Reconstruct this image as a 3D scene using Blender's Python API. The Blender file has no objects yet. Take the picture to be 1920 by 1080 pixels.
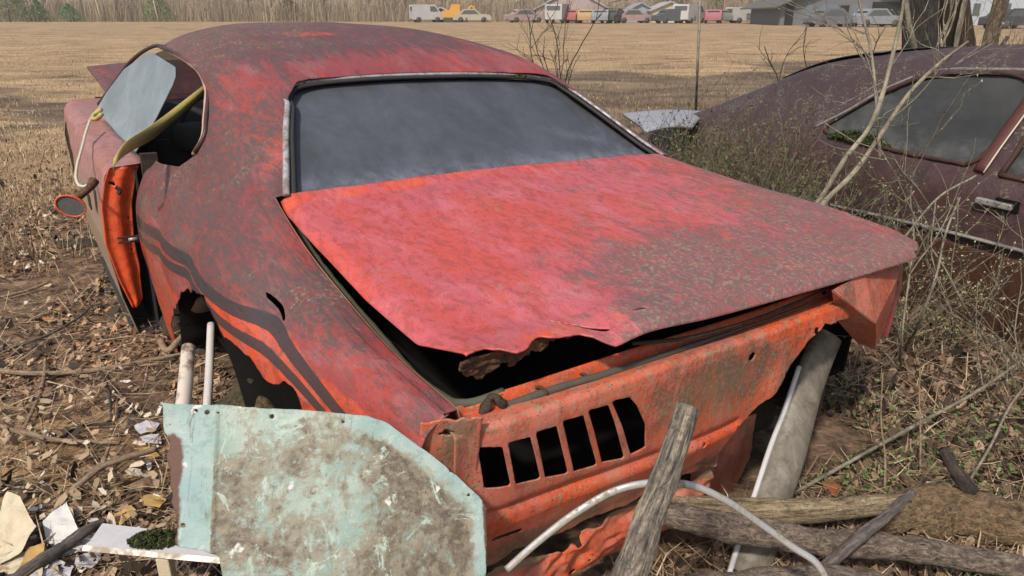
import bpy, math, random
import numpy as np
from mathutils import Matrix, Vector
random.seed(7); rng = np.random.default_rng(11)
sc = bpy.context.scene; COL = sc.collection
R_ = math.radians

# ------------------------------------------------------------------ camera, sky, sun, exposure
EYE = 1.25; FOC = 1362.0; PITCH = R_(20.36)
cam = bpy.data.cameras.new("camera"); camo = bpy.data.objects.new("camera", cam); COL.objects.link(camo)
camo.location = (0, 0, EYE); camo.rotation_euler = (math.pi/2 - PITCH, 0, 0)
cam.sensor_width = 36; cam.lens = 36*FOC/1920; cam.clip_end = 3000; cam.clip_start = .05
sc.camera = camo
W = bpy.data.worlds.new("World"); sc.world = W; W.use_nodes = True
nt = W.node_tree; nt.nodes.clear()
sky = nt.nodes.new('ShaderNodeTexSky'); sky.sky_type = 'NISHITA'; sky.sun_disc = False
SUN_EL, SUN_AZ = 48, 205        # azimuth clockwise from +Y (behind the camera, a little to its left)
sky.sun_elevation = R_(SUN_EL); sky.sun_rotation = R_(SUN_AZ); sky.air_density = 1.3; sky.dust_density = 3.5; sky.ozone_density = 1.0
bg = nt.nodes.new('ShaderNodeBackground'); bg.inputs[1].default_value = .10
out = nt.nodes.new('ShaderNodeOutputWorld'); nt.links.new(sky.outputs[0], bg.inputs[0]); nt.links.new(bg.outputs[0], out.inputs[0])
sl = bpy.data.lights.new("sun", 'SUN'); sl.energy = 3.5; sl.angle = R_(4); sl.color = (1, .90, .77)
so = bpy.data.objects.new("sun", sl); COL.objects.link(so)
d = Vector((math.sin(R_(SUN_AZ))*math.cos(R_(SUN_EL)), math.cos(R_(SUN_AZ))*math.cos(R_(SUN_EL)), math.sin(R_(SUN_EL))))
so.rotation_euler = d.to_track_quat('Z', 'Y').to_euler()
sc.view_settings.view_transform = 'Standard'; sc.view_settings.look = 'None'
sc.view_settings.exposure = .24; sc.view_settings.gamma = 1
sc.cycles.max_bounces = 6

# ------------------------------------------------------------------ numeric helpers
def crm(xs, ys, x):
    xs=np.asarray(xs,float); ys=np.asarray(ys,float); x=np.atleast_1d(np.asarray(x,float))
    m=np.zeros_like(ys); d=(ys[1:]-ys[:-1])/(xs[1:]-xs[:-1]).reshape((-1,)+(1,)*(ys.ndim-1))
    m[1:-1]=(d[1:]+d[:-1])/2; m[0]=d[0]; m[-1]=d[-1]
    i=np.clip(np.searchsorted(xs,x)-1,0,len(xs)-2); h=xs[i+1]-xs[i]; t=(x-xs[i])/h
    sh=(-1,)+(1,)*(ys.ndim-1); t=t.reshape(sh); h=h.reshape(sh)
    return (2*t**3-3*t**2+1)*ys[i]+(t**3-2*t**2+t)*h*m[i]+(-2*t**3+3*t**2)*ys[i+1]+(t**3-t**2)*h*m[i+1]
def lerp(xs, ys, x): return np.interp(x, xs, ys)
def _h(i, j, k, s): 
    v = np.sin(i*127.1+j*311.7+k*74.7+s*53.3)*43758.5453
    return v-np.floor(v)
def vnoise(x, y, z=0., seed=0):
    x=np.asarray(x,float); y=np.asarray(y,float); z=np.asarray(z,float)+x*0
    i=np.floor(x); j=np.floor(y); k=np.floor(z); a=x-i; b=y-j; c=z-k
    a=a*a*(3-2*a); b=b*b*(3-2*b); c=c*c*(3-2*c); r=0
    for di in (0,1):
        for dj in (0,1):
            for dk in (0,1):
                r=r+_h(i+di,j+dj,k+dk,seed)*(a if di else 1-a)*(b if dj else 1-b)*(c if dk else 1-c)
    return r
def fbm(x, y, z=0., o=4, seed=0):
    r=0; w=.5; n=0
    for q in range(o):
        r=r+w*vnoise(np.asarray(x)*2**q, np.asarray(y)*2**q, np.asarray(z)*2**q, seed+q); n+=w; w*=.5
    return r/n-.5          # about -.5 .. .5
def polysdf(px, py, poly):
    """signed distance, positive outside the polygon"""
    px=np.asarray(px,float); py=np.asarray(py,float); P=np.asarray(poly,float); n=len(P)
    d=np.full(px.shape,1e9); ins=np.zeros(px.shape,bool)
    for i in range(n):
        a=P[i]; b=P[(i+1)%n]; e=b-a; wx=px-a[0]; wy=py-a[1]
        t=np.clip((wx*e[0]+wy*e[1])/(e@e+1e-12),0,1); d=np.minimum(d,(wx-e[0]*t)**2+(wy-e[1]*t)**2)
        c=((a[1]>py)!=(b[1]>py)) & (px<(e[0]*(py-a[1])/(e[1] if abs(e[1])>1e-9 else 1e-9)+a[0])); ins^=c
    d=np.sqrt(d); return np.where(ins,-d,d)
def linedist(px, py, path):
    px=np.asarray(px,float); py=np.asarray(py,float); P=np.asarray(path,float); d=np.full(px.shape,1e9)
    for a,b in zip(P[:-1],P[1:]):
        e=b-a; wx=px-a[0]; wy=py-a[1]; t=np.clip((wx*e[0]+wy*e[1])/(e@e+1e-12),0,1)
        d=np.minimum(d,(wx-e[0]*t)**2+(wy-e[1]*t)**2)
    return np.sqrt(d)

# ------------------------------------------------------------------ object helpers
def link(o, parent=None):
    COL.objects.link(o)
    if parent is not None: o.parent = parent
    return o
def tag(o, label=None, cat=None, group=None, kind=None):
    if label: o['label']=label
    if cat: o['category']=cat
    if group: o['group']=group
    if kind: o['kind']=kind
    return o
def empty(name, loc=(0,0,0), rz=0):
    o=bpy.data.objects.new(name,None); o.empty_display_size=.1; o.location=loc; o.rotation_euler=(0,0,rz); return link(o)
def mesh(name, V, Fc, mat, parent=None, smooth=True, attrs=None, solid=0, offset=-1, bevel=0):
    me=bpy.data.meshes.new(name); me.from_pydata([tuple(map(float,v)) for v in V],[],[tuple(int(i) for i in f) for f in Fc]); me.validate()
    if mat is not None: me.materials.append(mat)
    if smooth: me.shade_smooth()
    if attrs:
        for k,v in attrs.items():
            v=np.asarray(v,float)
            a=me.attributes.new(k,'FLOAT','POINT'); a.data.foreach_set('value',v.astype(np.float32))
    o=bpy.data.objects.new(name,me); link(o,parent)
    if bevel:
        m=o.modifiers.new('bevel','BEVEL'); m.width=bevel; m.segments=2; m.limit_method='ANGLE'
    if solid:
        m=o.modifiers.new('solid','SOLIDIFY'); m.thickness=solid; m.offset=offset
    return o
def sheet(name, fn, S, T, mat, parent=None, cut=None, attrs=None, solid=.003, offset=-1, flip=False, smooth=True):
    """grid surface P=fn(S,T) (nS,nT,3); cells are clipped where cut(P) < 0"""
    P=fn(np.asarray(S,float),np.asarray(T,float)); nS,nT=P.shape[:2]
    D=cut(P) if cut else np.ones((nS,nT)); A={k:v(P) for k,v in (attrs or {}).items()}
    V=[];idx={};AV={k:[] for k in A};Fc=[]
    def vert(i,j):
        k=(i,j)
        if k not in idx:
            idx[k]=len(V); V.append(P[i,j])
            for q in A: AV[q].append(A[q][i,j])
        return idx[k]
    def edge(a,b):
        k=(min(a,b),max(a,b))
        if k not in idx:
            t=D[a]/(D[a]-D[b]); idx[k]=len(V); V.append(P[a]*(1-t)+P[b]*t)
            for q in A: AV[q].append(A[q][a]*(1-t)+A[q][b]*t)
        return idx[k]
    for i in range(nS-1):
        for j in range(nT-1):
            cs=[(i,j),(i+1,j),(i+1,j+1),(i,j+1)]; s=[D[c]>0 for c in cs]
            if not any(s): continue
            if all(s): Fc.append([vert(*c) for c in cs]); continue
            f=[]
            for q in range(4):
                a=cs[q]; b=cs[(q+1)%4]
                if s[q]: f.append(vert(*a))
                if s[q]!=s[(q+1)%4]: f.append(edge(a,b))
            if len(f)>2: Fc.append(f)
    if flip: Fc=[f[::-1] for f in Fc]
    return mesh(name,V,Fc,mat,parent,smooth,AV,solid,offset)
def smoothpath(pts, n):
    P=np.asarray(pts,float)
    if len(P)<3: 
        t=np.linspace(0,1,n)[:,None]; return P[0]*(1-t)+P[-1]*t
    L=np.r_[0,np.cumsum(np.linalg.norm(np.diff(P,axis=0),axis=1))]
    return crm(L,P,np.linspace(0,L[-1],n))
def tube_geo(pts, rad, seg=8, n=None, rough=0., seed=0, flat=1., cap=True, up=None, freq=8.):
    n=n or max(2,len(pts)); P=smoothpath(pts,n); 
    r=np.interp(np.linspace(0,1,n),np.linspace(0,1,len(rad)),rad) if hasattr(rad,'__len__') else np.full(n,rad)
    T=np.gradient(P,axis=0); T/=np.linalg.norm(T,axis=1)[:,None]+1e-12
    u=np.array(up if up is not None else (0,0,1.)) 
    if abs(T[0]@u)>.95: u=np.array((1.,0,0))
    V=[]
    x=np.cross(T[0],u); x/=np.linalg.norm(x)
    for i in range(n):
        x=x-T[i]*(x@T[i]); x/=np.linalg.norm(x)+1e-12; y=np.cross(T[i],x)
        for k in range(seg):
            a=2*math.pi*k/seg; q=math.cos(a)*x+math.sin(a)*y*flat
            rr=r[i]
            if rough: rr=rr*(1+rough*2*float(fbm(math.cos(a)*1.7+seed*9.1,math.sin(a)*1.7,i/n*freq,3,seed)))
            V.append(P[i]+q*rr)
    Fc=[[i*seg+k,i*seg+(k+1)%seg,(i+1)*seg+(k+1)%seg,(i+1)*seg+k] for i in range(n-1) for k in range(seg)]
    if cap: Fc.append(list(range(seg))[::-1]); Fc.append([(n-1)*seg+k for k in range(seg)])
    return V,Fc
def tube(name, pts, rad, mat, parent=None, **k):
    V,Fc=tube_geo(pts,rad,**k); seg=k.get('seg',8); n=len(V)//seg; A=np.array(V).reshape(n,seg,3); c=A.mean(1); L=np.r_[0,np.cumsum(np.linalg.norm(np.diff(c,axis=0),axis=1))]
    r=np.linalg.norm(A-c[:,None],axis=2); q=2*np.pi*np.arange(seg)/seg; h=(abs(hash(name))%1)+len(pts)*.37+float(c[0,0])*3.1
    return mesh(name,V,Fc,mat,parent,attrs=dict(al=(np.repeat(L,seg)+h),cx=(r*np.cos(q)[None]).ravel(),cy=(r*np.sin(q)[None]).ravel()))
class MB:
    def __init__(s): s.V=[];s.F=[]
    def add(s,V,F): o=len(s.V); s.V+= [np.asarray(v,float) for v in V]; s.F+=[[i+o for i in f] for f in F]; return s
    def tube(s,pts,rad,**k): return s.add(*tube_geo(pts,rad,**k))
    def box(s,c,h,M=None):
        V=[np.array([x*h[0],y*h[1],z*h[2]]) for x in (-1,1) for y in (-1,1) for z in (-1,1)]
        if M is not None: V=[M@v for v in V]
        V=[v+np.array(c) for v in V]
        return s.add(V,[[0,1,3,2],[4,6,7,5],[0,4,5,1],[2,3,7,6],[0,2,6,4],[1,5,7,3]])
    def prism(s,poly,y0,y1,ax=1):
        n=len(poly); V=[]
        for y in (y0,y1):
            for p in poly:
                v=[0,0,0]; o=[k for k in range(3) if k!=ax]; v[ax]=y; v[o[0]]=p[0]; v[o[1]]=p[1]; V.append(v)
        return s.add(V,[list(range(n)),[n+i for i in range(n)][::-1]]+[[i,n+i,n+(i+1)%n,(i+1)%n][::-1] for i in range(n)])
    def build(s,name,mat,parent=None,smooth=False,**k): return mesh(name,s.V,s.F,mat,parent,smooth,**k)
def rot(rx,ry,rz): return np.array(Matrix.Rotation(rz,3,'Z')@Matrix.Rotation(ry,3,'Y')@Matrix.Rotation(rx,3,'X'))

# ------------------------------------------------------------------ terrain height and points on it
def gz(x, y):
    x=np.asarray(x,float); y=np.asarray(y,float)
    z=.0095*np.clip(y-5,0,88)
    z=z+.05*fbm(x*.7,y*.7,0,3,5)*np.clip(1-y/30,0,1)+.040*fbm(x*5,y*5,0,3,9)*np.clip(1-y/8,0,1)
    z=z+.07*np.exp(-(((x+1.5)/.55)**2+((y-1.9)/.45)**2))          # low sandy rise left of the wreck
    z=z+.05*np.clip(y/20,0,1)*fbm(x*.15,y*.15,0,2,3)*np.clip(1.3-y/90,0,1)
    return z
def raydir(u, v): return np.array([u-960, FOC*math.cos(PITCH)-(v-540)*math.sin(PITCH), -FOC*math.sin(PITCH)-(v-540)*math.cos(PITCH)])
def gp(u, v, dz=0.):
    """the point dz above the ground seen at that place of the photograph"""
    r=raydir(u,v); t=EYE/max(-r[2],1e-6)
    for _ in range(12):
        p=r*t; t=(EYE-dz-float(gz(p[0],p[1])))/-r[2]
    p=r*t; return np.array([p[0],p[1],EYE+p[2]])
def dp(u, v, Y):
    """the point at forward distance Y"""
    r=raydir(u,v); p=r*(Y/r[1]); return np.array([p[0],p[1],EYE+p[2]])

# ------------------------------------------------------------------ material helpers
class Nt:
    def __init__(s,name,rough=.8):
        s.m=bpy.data.materials.new(name); s.m.use_nodes=True; s.t=s.m.node_tree; s.n=s.t.nodes; s.n.clear()
        s.o=s.n.new('ShaderNodeOutputMaterial'); s.b=s.n.new('ShaderNodeBsdfPrincipled'); s.t.links.new(s.b.outputs[0],s.o.inputs[0])
        s.b.inputs['Roughness'].default_value=rough; s.co=s.n.new('ShaderNodeTexCoord')
    def L(s,a,b): s.t.links.new(a,b)
    def set(s,inp,v):
        if isinstance(v,(int,float)): inp.default_value=v
        elif isinstance(v,(tuple,list)): inp.default_value=tuple(v)+((1,) if len(v)==3 and len(inp.default_value)==4 else ())
        else: s.L(v,inp)
    def vec(s,scale=(1,1,1),rot=(0,0,0),loc=(0,0,0)):
        m=s.n.new('ShaderNodeMapping'); m.inputs['Scale'].default_value=scale; m.inputs['Rotation'].default_value=rot; m.inputs['Location'].default_value=loc
        s.L(s.co.outputs['Object'],m.inputs[0]); return m.outputs[0]
    def axis(s,around,along):
        n=s.n.new('ShaderNodeCombineXYZ'); s.L(s.op('MULTIPLY',s.attr('cx'),around),n.inputs[0]); s.L(s.op('MULTIPLY',s.attr('cy'),around),n.inputs[1]); s.L(s.op('MULTIPLY',s.attr('al'),along),n.inputs[2]); return n.outputs[0]
    def noise(s,scale,detail=5,rough=.55,dist=0.,vec=None):
        n=s.n.new('ShaderNodeTexNoise'); n.inputs['Scale'].default_value=scale; n.inputs['Detail'].default_value=detail; n.inputs['Roughness'].default_value=rough; n.inputs['Distortion'].default_value=dist
        s.L(vec if vec is not None else s.co.outputs['Object'],n.inputs['Vector']); return n.outputs[0]
    def voro(s,scale,vec=None,feat='F1',out=0):
        n=s.n.new('ShaderNodeTexVoronoi'); n.inputs['Scale'].default_value=scale; n.feature=feat
        s.L(vec if vec is not None else s.co.outputs['Object'],n.inputs['Vector']); return n.outputs[out]
    def attr(s,name):
        n=s.n.new('ShaderNodeAttribute'); n.attribute_name=name; return n.outputs['Fac']
    def ss(s,x,a,b):
        n=s.n.new('ShaderNodeMapRange'); n.interpolation_type='SMOOTHSTEP'; s.L(x,n.inputs[0]); n.inputs[1].default_value=a; n.inputs[2].default_value=b; return n.outputs[0]
    def op(s,o,a,b=0.,c=None):
        n=s.n.new('ShaderNodeMath'); n.operation=o; s.set(n.inputs[0],a); s.set(n.inputs[1],b)
        if c is not None: s.set(n.inputs[2],c)
        return n.outputs[0]
    def mix(s,f,a,b):
        n=s.n.new('ShaderNodeMix'); n.data_type='RGBA'; s.set(n.inputs[0],f); s.set(n.inputs[6],a); s.set(n.inputs[7],b); return n.outputs[2]
    def ramp(s,x,stops):
        n=s.n.new('ShaderNodeValToRGB'); e=n.color_ramp.elements
        while len(e)<len(stops): e.new(.5)
        for q,(p,c) in zip(e,stops): q.position=p; q.color=tuple(c)+(1,)
        s.L(x,n.inputs[0]); return n.outputs[0]
    def bump(s,h,dist=.003,st=1.):
        n=s.n.new('ShaderNodeBump'); n.inputs['Distance'].default_value=dist; n.inputs['Strength'].default_value=st; s.L(h,n.inputs['Height']); s.L(n.outputs[0],s.b.inputs['Normal']); return s
    def color(s,c): s.set(s.b.inputs['Base Color'],c); return s
    def p(s,**k):
        for a,v in k.items(): s.set(s.b.inputs[a.replace('_',' ')],v)
        return s

# ------------------------------------------------------------------ materials
def faded_paint(name, orange=(.60,.085,.022), chalk=(.62,.10,.13), coral=None, algae=(.075,.040,.050), a_amt=.5, lichen=.25, stretch=(1,1,1), rot=(0,0,0), rough=.5, dirtc=(.20,.13,.085), fleck=.5, sheen=None, sheen_amt=.0):
    """old orange paint: chalky bleaching, purple-brown algae film, grey-green lichen, scratches, grime and painted sky reflection; point attributes 'algae','fresh','stripe','grime' say where"""
    m=Nt(name,rough); v=m.vec(stretch,rot); coral=coral or tuple(.55*a+.45*b for a,b in zip(chalk,orange))
    n1=m.noise(2.6,7,.62,.7,v); n2=m.noise(4.2,10,.72,1.3,v); n3=m.noise(95,4,.72); n4=m.noise(19,8,.74,.7,v); n5=m.noise(8,9,.74,.4); n6=m.noise(38,6,.7,.3,v); n7=m.noise(240,2,.6)
    fresh=m.attr('fresh'); alg=m.attr('algae'); st=m.attr('stripe'); gr=m.attr('grime')
    c=m.mix(m.ss(m.op('ADD',n1,m.op('MULTIPLY',m.op('SUBTRACT',n4,.5),.7)),.42,.60),chalk,coral)
    c=m.mix(m.ss(m.op('ADD',m.op('MULTIPLY',fresh,1.6),m.op('ADD',m.op('MULTIPLY',m.op('SUBTRACT',n5,.5),1.0),m.op('MULTIPLY',m.op('SUBTRACT',n6,.5),.5))),.34,.60),c,orange)
    c=m.mix(m.op('MULTIPLY',m.ss(n6,.52,.72),.40),c,tuple(min(1,q*1.35+.02) for q in chalk))
    if sheen: c=m.mix(m.op('MULTIPLY',m.ss(m.op('ADD',m.noise(3.4,8,.66,1.0,m.vec(tuple(q*1.1 for q in stretch),rot,(5,3,1))),m.op('MULTIPLY',m.op('SUBTRACT',n6,.5),.4)),.48,.66),sheen_amt),c,sheen)  # sky reflection painted as pale blotches into the base colour
    c=m.mix(m.op('MULTIPLY',m.ss(m.op('ADD',n4,m.op('MULTIPLY',n6,.6)),.76,.92),.45),c,tuple(q*.45 for q in chalk))
    x=m.op('ADD',m.op('ADD',m.op('MULTIPLY',n2,.72),m.op('MULTIPLY',n3,.12)),m.op('ADD',m.op('MULTIPLY',n5,.12),m.op('MULTIPLY',n6,.14)))
    x=m.op('ADD',m.op('SUBTRACT',x,m.op('MULTIPLY',fresh,.35)),m.op('MULTIPLY',alg,.46))
    af=m.ss(x,.760-a_amt*.34,.855-a_amt*.26)
    c=m.mix(m.op('MULTIPLY',af,m.op('ADD',.52,m.op('MULTIPLY',m.ss(n6,.35,.60),.46))),c,m.mix(n6,algae,tuple(q*2.3 for q in algae)))
    li=m.op('MULTIPLY',m.ss(n3,.50,.66),m.op('MULTIPLY',m.ss(m.op('ADD',n5,m.op('MULTIPLY',alg,.25)),.60-lichen*.25,.74-lichen*.2),.85))
    c=m.mix(li,c,m.mix(n7,(.14,.15,.09),(.36,.35,.25)))
    c=m.mix(m.op('MULTIPLY',m.ss(m.op('ADD',n7,m.op('MULTIPLY',n6,.4)),.80,.90),fleck),c,(.045,.03,.025))
    c=m.mix(m.op('MULTIPLY',m.ss(m.op('ADD',st,m.op('MULTIPLY',m.op('SUBTRACT',n6,.5),.16)),.46,.55),m.op('ADD',.80,m.op('MULTIPLY',n4,.3))),c,m.mix(n4,(.014,.013,.018),(.055,.050,.056)))
    g=m.ss(m.op('ADD',gr,m.op('ADD',m.op('MULTIPLY',m.op('SUBTRACT',n5,.5),.9),m.op('MULTIPLY',m.op('SUBTRACT',n3,.5),.5))),.30,1.0)
    c=m.mix(m.op('MULTIPLY',g,.9),c,m.mix(n6,tuple(q*.7 for q in dirtc),tuple(q*1.7 for q in dirtc)))
    m.color(c); m.L(m.op('ADD',m.op('MULTIPLY',af,.22),m.op('ADD',rough-.12,m.op('MULTIPLY',n6,.25))),m.b.inputs['Roughness'])
    m.p(Specular_IOR_Level=.5)
    m.bump(m.op('ADD',m.op('MULTIPLY',n3,.5),m.op('ADD',m.op('MULTIPLY',n5,.9),m.op('ADD',m.op('MULTIPLY',af,.4),m.op('MULTIPLY',n6,.7)))),.0028,.85); return m.m
def rust(name='rust',a=(.10,.045,.022),b=(.20,.085,.035),c=(.035,.022,.016)):
    m=Nt(name,.9); n=m.noise(14,8,.7,.6); k=m.noise(70,4,.7)
    m.color(m.mix(m.ss(k,.4,.7),m.ramp(n,[(.3,c),(.5,a),(.72,b)]),c)).bump(m.op('ADD',n,m.op('MULTIPLY',k,.4)),.006); return m.m
def plain(name,c,rough=.7,var=.35,scale=12,metal=0.,bump=.0015):
    m=Nt(name,rough); n=m.noise(scale,6,.65,.3); k=m.noise(scale*7,3,.6)
    lo=tuple(q*(1-var) for q in c); hi=tuple(min(1,q*(1+var)) for q in c)
    m.color(m.mix(m.op('MULTIPLY',m.op('ADD',n,k),.5),lo,hi)).p(Metallic=metal); m.bump(m.op('ADD',n,k),bump,.7); return m.m
M_body=faded_paint('faded_body',orange=(.55,.07,.022),chalk=(.24,.050,.055),coral=(.33,.050,.040),a_amt=.86,lichen=.22,stretch=(2.4,.55,1.6),rot=(0,0,.35),algae=(.046,.030,.032),rough=.42,sheen=(.26,.155,.17),sheen_amt=.5,dirtc=(.125,.085,.070))
M_lid=faded_paint('faded_lid',orange=(.62,.085,.03),chalk=(.46,.095,.112),coral=(.50,.076,.060),a_amt=.72,lichen=.62,algae=(.085,.052,.055),stretch=(2.0,1.0,1),rot=(0,0,.6),rough=.42,sheen=(.58,.17,.21),sheen_amt=.5)
M_tail=faded_paint('faded_tail',orange=(.60,.085,.022),chalk=(.50,.15,.11),coral=(.52,.10,.045),a_amt=.62,lichen=.95,algae=(.085,.048,.034),stretch=(1,1,.55),rough=.46,sheen=(.42,.21,.14),sheen_amt=.7,dirtc=(.17,.12,.07),fleck=.8)
M_door=faded_paint('faded_door',orange=(.5,.08,.03),chalk=(.33,.17,.17),coral=(.33,.14,.12),a_amt=.5,lichen=.2,algae=(.12,.085,.075),stretch=(1,1,.4),dirtc=(.22,.17,.12))
M_fresh=faded_paint('door_edge_orange',orange=(.74,.085,.014),chalk=(.66,.10,.03),coral=(.70,.085,.02),a_amt=.10,lichen=.12,rough=.5,fleck=.9,dirtc=(.16,.08,.05))
M_freshd=faded_paint('orange_lip',a_amt=.18,lichen=.2,orange=(.62,.085,.02),chalk=(.55,.09,.03))
M_rust=rust(); M_rustd=rust('dark_rust',(.05,.03,.02),(.09,.05,.03),(.015,.012,.01))
M_black=plain('interior_shade_black',(.007,.006,.006),1.,.5); M_black.node_tree.nodes['Principled BSDF'].inputs['Specular IOR Level'].default_value=.1  # shade of cavities and recesses put into the base colour
M_dash=plain('black_vinyl',(.03,.03,.033),.6,.4)
M_rubber=plain('mossy_rubber',(.075,.075,.052),.85,.5,30)
M_blackrub=plain('black_rubber',(.022,.022,.022),.75,.5,30)
def chrome(name='dull_chrome',c=(.55,.55,.56),r=.28,dirt=(.20,.17,.13),amt=.5,metal=.85):
    m=Nt(name,r); n=m.noise(16,8,.7,.5); k=m.noise(90,3,.6); f=m.ss(m.op('ADD',n,m.op('MULTIPLY',k,.25)),.72-amt*.3,.86-amt*.2)
    m.color(m.mix(f,c,dirt)); m.L(m.op('MULTIPLY',m.op('SUBTRACT',1.,f),metal),m.b.inputs['Metallic']); m.L(m.op('ADD',r,m.op('MULTIPLY',f,.5)),m.b.inputs['Roughness']); m.bump(n,.001); return m.m
M_chrome=chrome(); M_trim=chrome('dull_trim',(.42,.42,.43),.38,(.12,.10,.085),.72)
def dusty_glass(name, base=(.018,.02,.022), dust=(.12,.14,.18), amt=.5, rough=.16, streak=None, moss=False):
    m=Nt(name,rough); v=m.vec((1,.6,1)); n=m.noise(3.2,9,.72,.25,v); k=m.noise(130,3,.7); n2=m.noise(16,8,.75,.4,v); e=m.attr('edge')
    f=m.op('ADD',m.op('ADD',.25*amt,m.op('MULTIPLY',m.ss(n,.30,.80),.7*amt)),m.op('MULTIPLY',m.ss(n2,.4,.8),.25*amt))
    f=m.op('ADD',f,m.op('MULTIPLY',m.ss(k,.58,.75),.16)); f=m.op('ADD',f,m.op('MULTIPLY',e,m.op('ADD',.15,m.ss(n2,.35,.7))))
    f=m.op('MINIMUM',f,1.)
    m.color(m.mix(f,base,dust)); m.L(m.op('ADD',rough,m.op('MULTIPLY',f,.55)),m.b.inputs['Roughness']); m.p(Specular_IOR_Level=.5); m.bump(k,.0004); return m.m
M_wtrim=chrome('pale_window_trim',(.38,.40,.45),.5,(.16,.13,.11),.62,.25)
M_rearglass=dusty_glass('dusty_rear_glass',(.034,.036,.040),(.135,.155,.20),.55,.20)
M_doorglass=dusty_glass('dusty_door_glass',(.10,.13,.155),(.25,.31,.36),.8,.3)
M_innerglass=dusty_glass('dusty_windscreen',(.10,.10,.085),(.22,.22,.19),.9,.6)
M_innerglass.node_tree.nodes['Principled BSDF'].inputs['Alpha'].default_value=.5
M_darkglass=dusty_glass('dark_side_glass',(.018,.018,.018),(.095,.10,.10),.55,.2)
M_strap=plain('yellow_strap',(.40,.34,.12),.85,.3,25); M_white=plain('pale_cord',(.5,.46,.38),.8,.2)

# ------------------------------------------------------------------ THE WRECK: frame of the car body
_y,_p,_r=R_(-34.14),R_(2.04),R_(1.28)
CF=np.array([math.sin(_y)*math.cos(_p),math.cos(_y)*math.cos(_p),math.sin(_p)])
_R0=np.array([math.cos(_y),-math.sin(_y),0]); _U0=np.cross(_R0,CF)
CR=_R0*math.cos(_r)-_U0*math.sin(_r); CU=np.cross(CR,CF)
CA=np.array([.51429,1.51283,EYE-.64628])
wreck=empty('wrecked_car'); 
wreck.matrix_world=Matrix(((CR[0],CF[0],CU[0],CA[0]),(CR[1],CF[1],CU[1],CA[1]),(CR[2],CF[2],CU[2],CA[2]),(0,0,0,1)))
tag(wreck,'faded red and orange wrecked two-door coupe, stripes on its side, boot lid lifted, no wheels','car')
def cs(u,v,ax,val):
    """point (across, forward, up) of the wreck seen at that place of the photograph with one coordinate known"""
    r=raydir(u,v); A=CA-np.array([0,0,EYE]); n=(CR,CF,CU)[ax]; p=r*((val+A@n)/(r@n))-A
    return np.array([p@CR,p@CF,p@CU])

SEC={
 0.00:[(.76,-.42),(.79,-.30),(.812,-.18),(.815,-.09),(.80,-.04),(.78,-.018),(.757,-.006),(.735,0),(.4,.0),(0,.0)],
 0.25:[(.81,-.44),(.84,-.33),(.862,-.20),(.865,-.11),(.845,-.045),(.81,-.012),(.77,-.002),(.735,.0),(.4,.0),(0,.0)],
 0.50:[(.86,-.46),(.885,-.36),(.905,-.22),(.905,-.12),(.875,-.04),(.83,.006),(.78,.024),(.735,.030),(.4,.03),(0,.03)],
 0.75:[(.88,-.50),(.905,-.38),(.925,-.24),(.925,-.12),(.895,-.025),(.84,.030),(.78,.060),(.73,.076),(.4,.08),(0,.08)],
 0.97:[(.89,-.55),(.915,-.40),(.94,-.25),(.94,-.12),(.905,-.015),(.845,.055),(.78,.11),(.715,.150),(.4,.15),(0,.15)],
 1.20:[(.89,-.58),(.92,-.42),(.945,-.26),(.945,-.12),(.905,-.01),(.84,.065),(.745,.165),(.635,.268),(.35,.275),(0,.28)],
 1.45:[(.89,-.62),(.92,-.43),(.945,-.27),(.945,-.12),(.90,-.005),(.83,.075),(.72,.24),(.560,.388),(.33,.408),(0,.412)],
 1.80:[(.89,-.70),(.92,-.47),(.94,-.28),(.938,-.13),(.89,-.01),(.82,.08),(.728,.27),(.640,.425),(.4,.478),(0,.492)],
 2.30:[(.89,-.71),(.92,-.49),(.935,-.30),(.93,-.14),(.89,-.02),(.84,.03),(.745,.24),(.660,.435),(.4,.522),(0,.545)],
 2.80:[(.89,-.71),(.92,-.49),(.93,-.30),(.925,-.14),(.89,-.02),(.84,.03),(.745,.23),(.660,.410),(.4,.505),(0,.530)]}
SK=sorted(SEC); SA=np.array([SEC[k] for k in SK],float)
def shell(S,T):
    sec=crm(SK,SA,S); tt=np.where(T<=9,T,18-T)
    g=np.transpose(crm(range(10),np.transpose(sec,(1,0,2)),tt),(1,0,2)); sg=np.where(T<=9,-1,1)
    s=np.repeat(S[:,None],len(T),1); a=g[...,0]*sg; z=g[...,1]
    # right rear corner is pushed in; dents and ripples in the left quarter panel
    k=np.where(a>.45,np.clip(1-s/.55,0,1)**1.5,0); a=a-k*(.115*(a-.45)/.35)
    side=np.exp(-((z+.12)/.2)**2)*(a<-.6)
    a=a+.012*side*np.exp(-((s-1.72)/.11)**2)+.016*side*np.exp(-((s-1.25)/.10)**2)*np.clip((z+.35)/.2,0,1)+.03*np.exp(-(((s-.62)/.10)**2+((z+.02)/.05)**2))*(a<-.6)
    a=a+.010*fbm(s*3,z*5,0,3,2)*(a<-.6)
    z=z+.006*fbm(s*2.5,a*2.5,0,2,8)
    return np.stack([a,s,z],-1)
ARCH=[(2.02,-.9),(1.86,-.66),(1.83,-.53),(1.74,-.46),(1.52,-.34),(1.32,-.22),(1.14,-.128),(1.0,-.106),(.88,-.130),(.83,-.165),(.72,-.145),(.635,-.140),(.54,-.158),(.45,-.115),(.40,-.122),(.22,-.30),(.12,-.36),(0,-.38),(-.3,-.40),(-.3,-.9)]
WINP=[(1.66,.155),(1.80,.088),(2.05,.052),(2.33,.030),(3.3,.0),(3.3,.40),(2.6,.404),(2.1,.392),(1.93,.372),(1.79,.325),(1.69,.25),(1.64,.20)]
SLIT=[(.690,-.002),(.67,-.003),(.61,-.013),(.565,-.027),(.572,-.031),(.62,-.021),(.675,-.011)]
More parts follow.
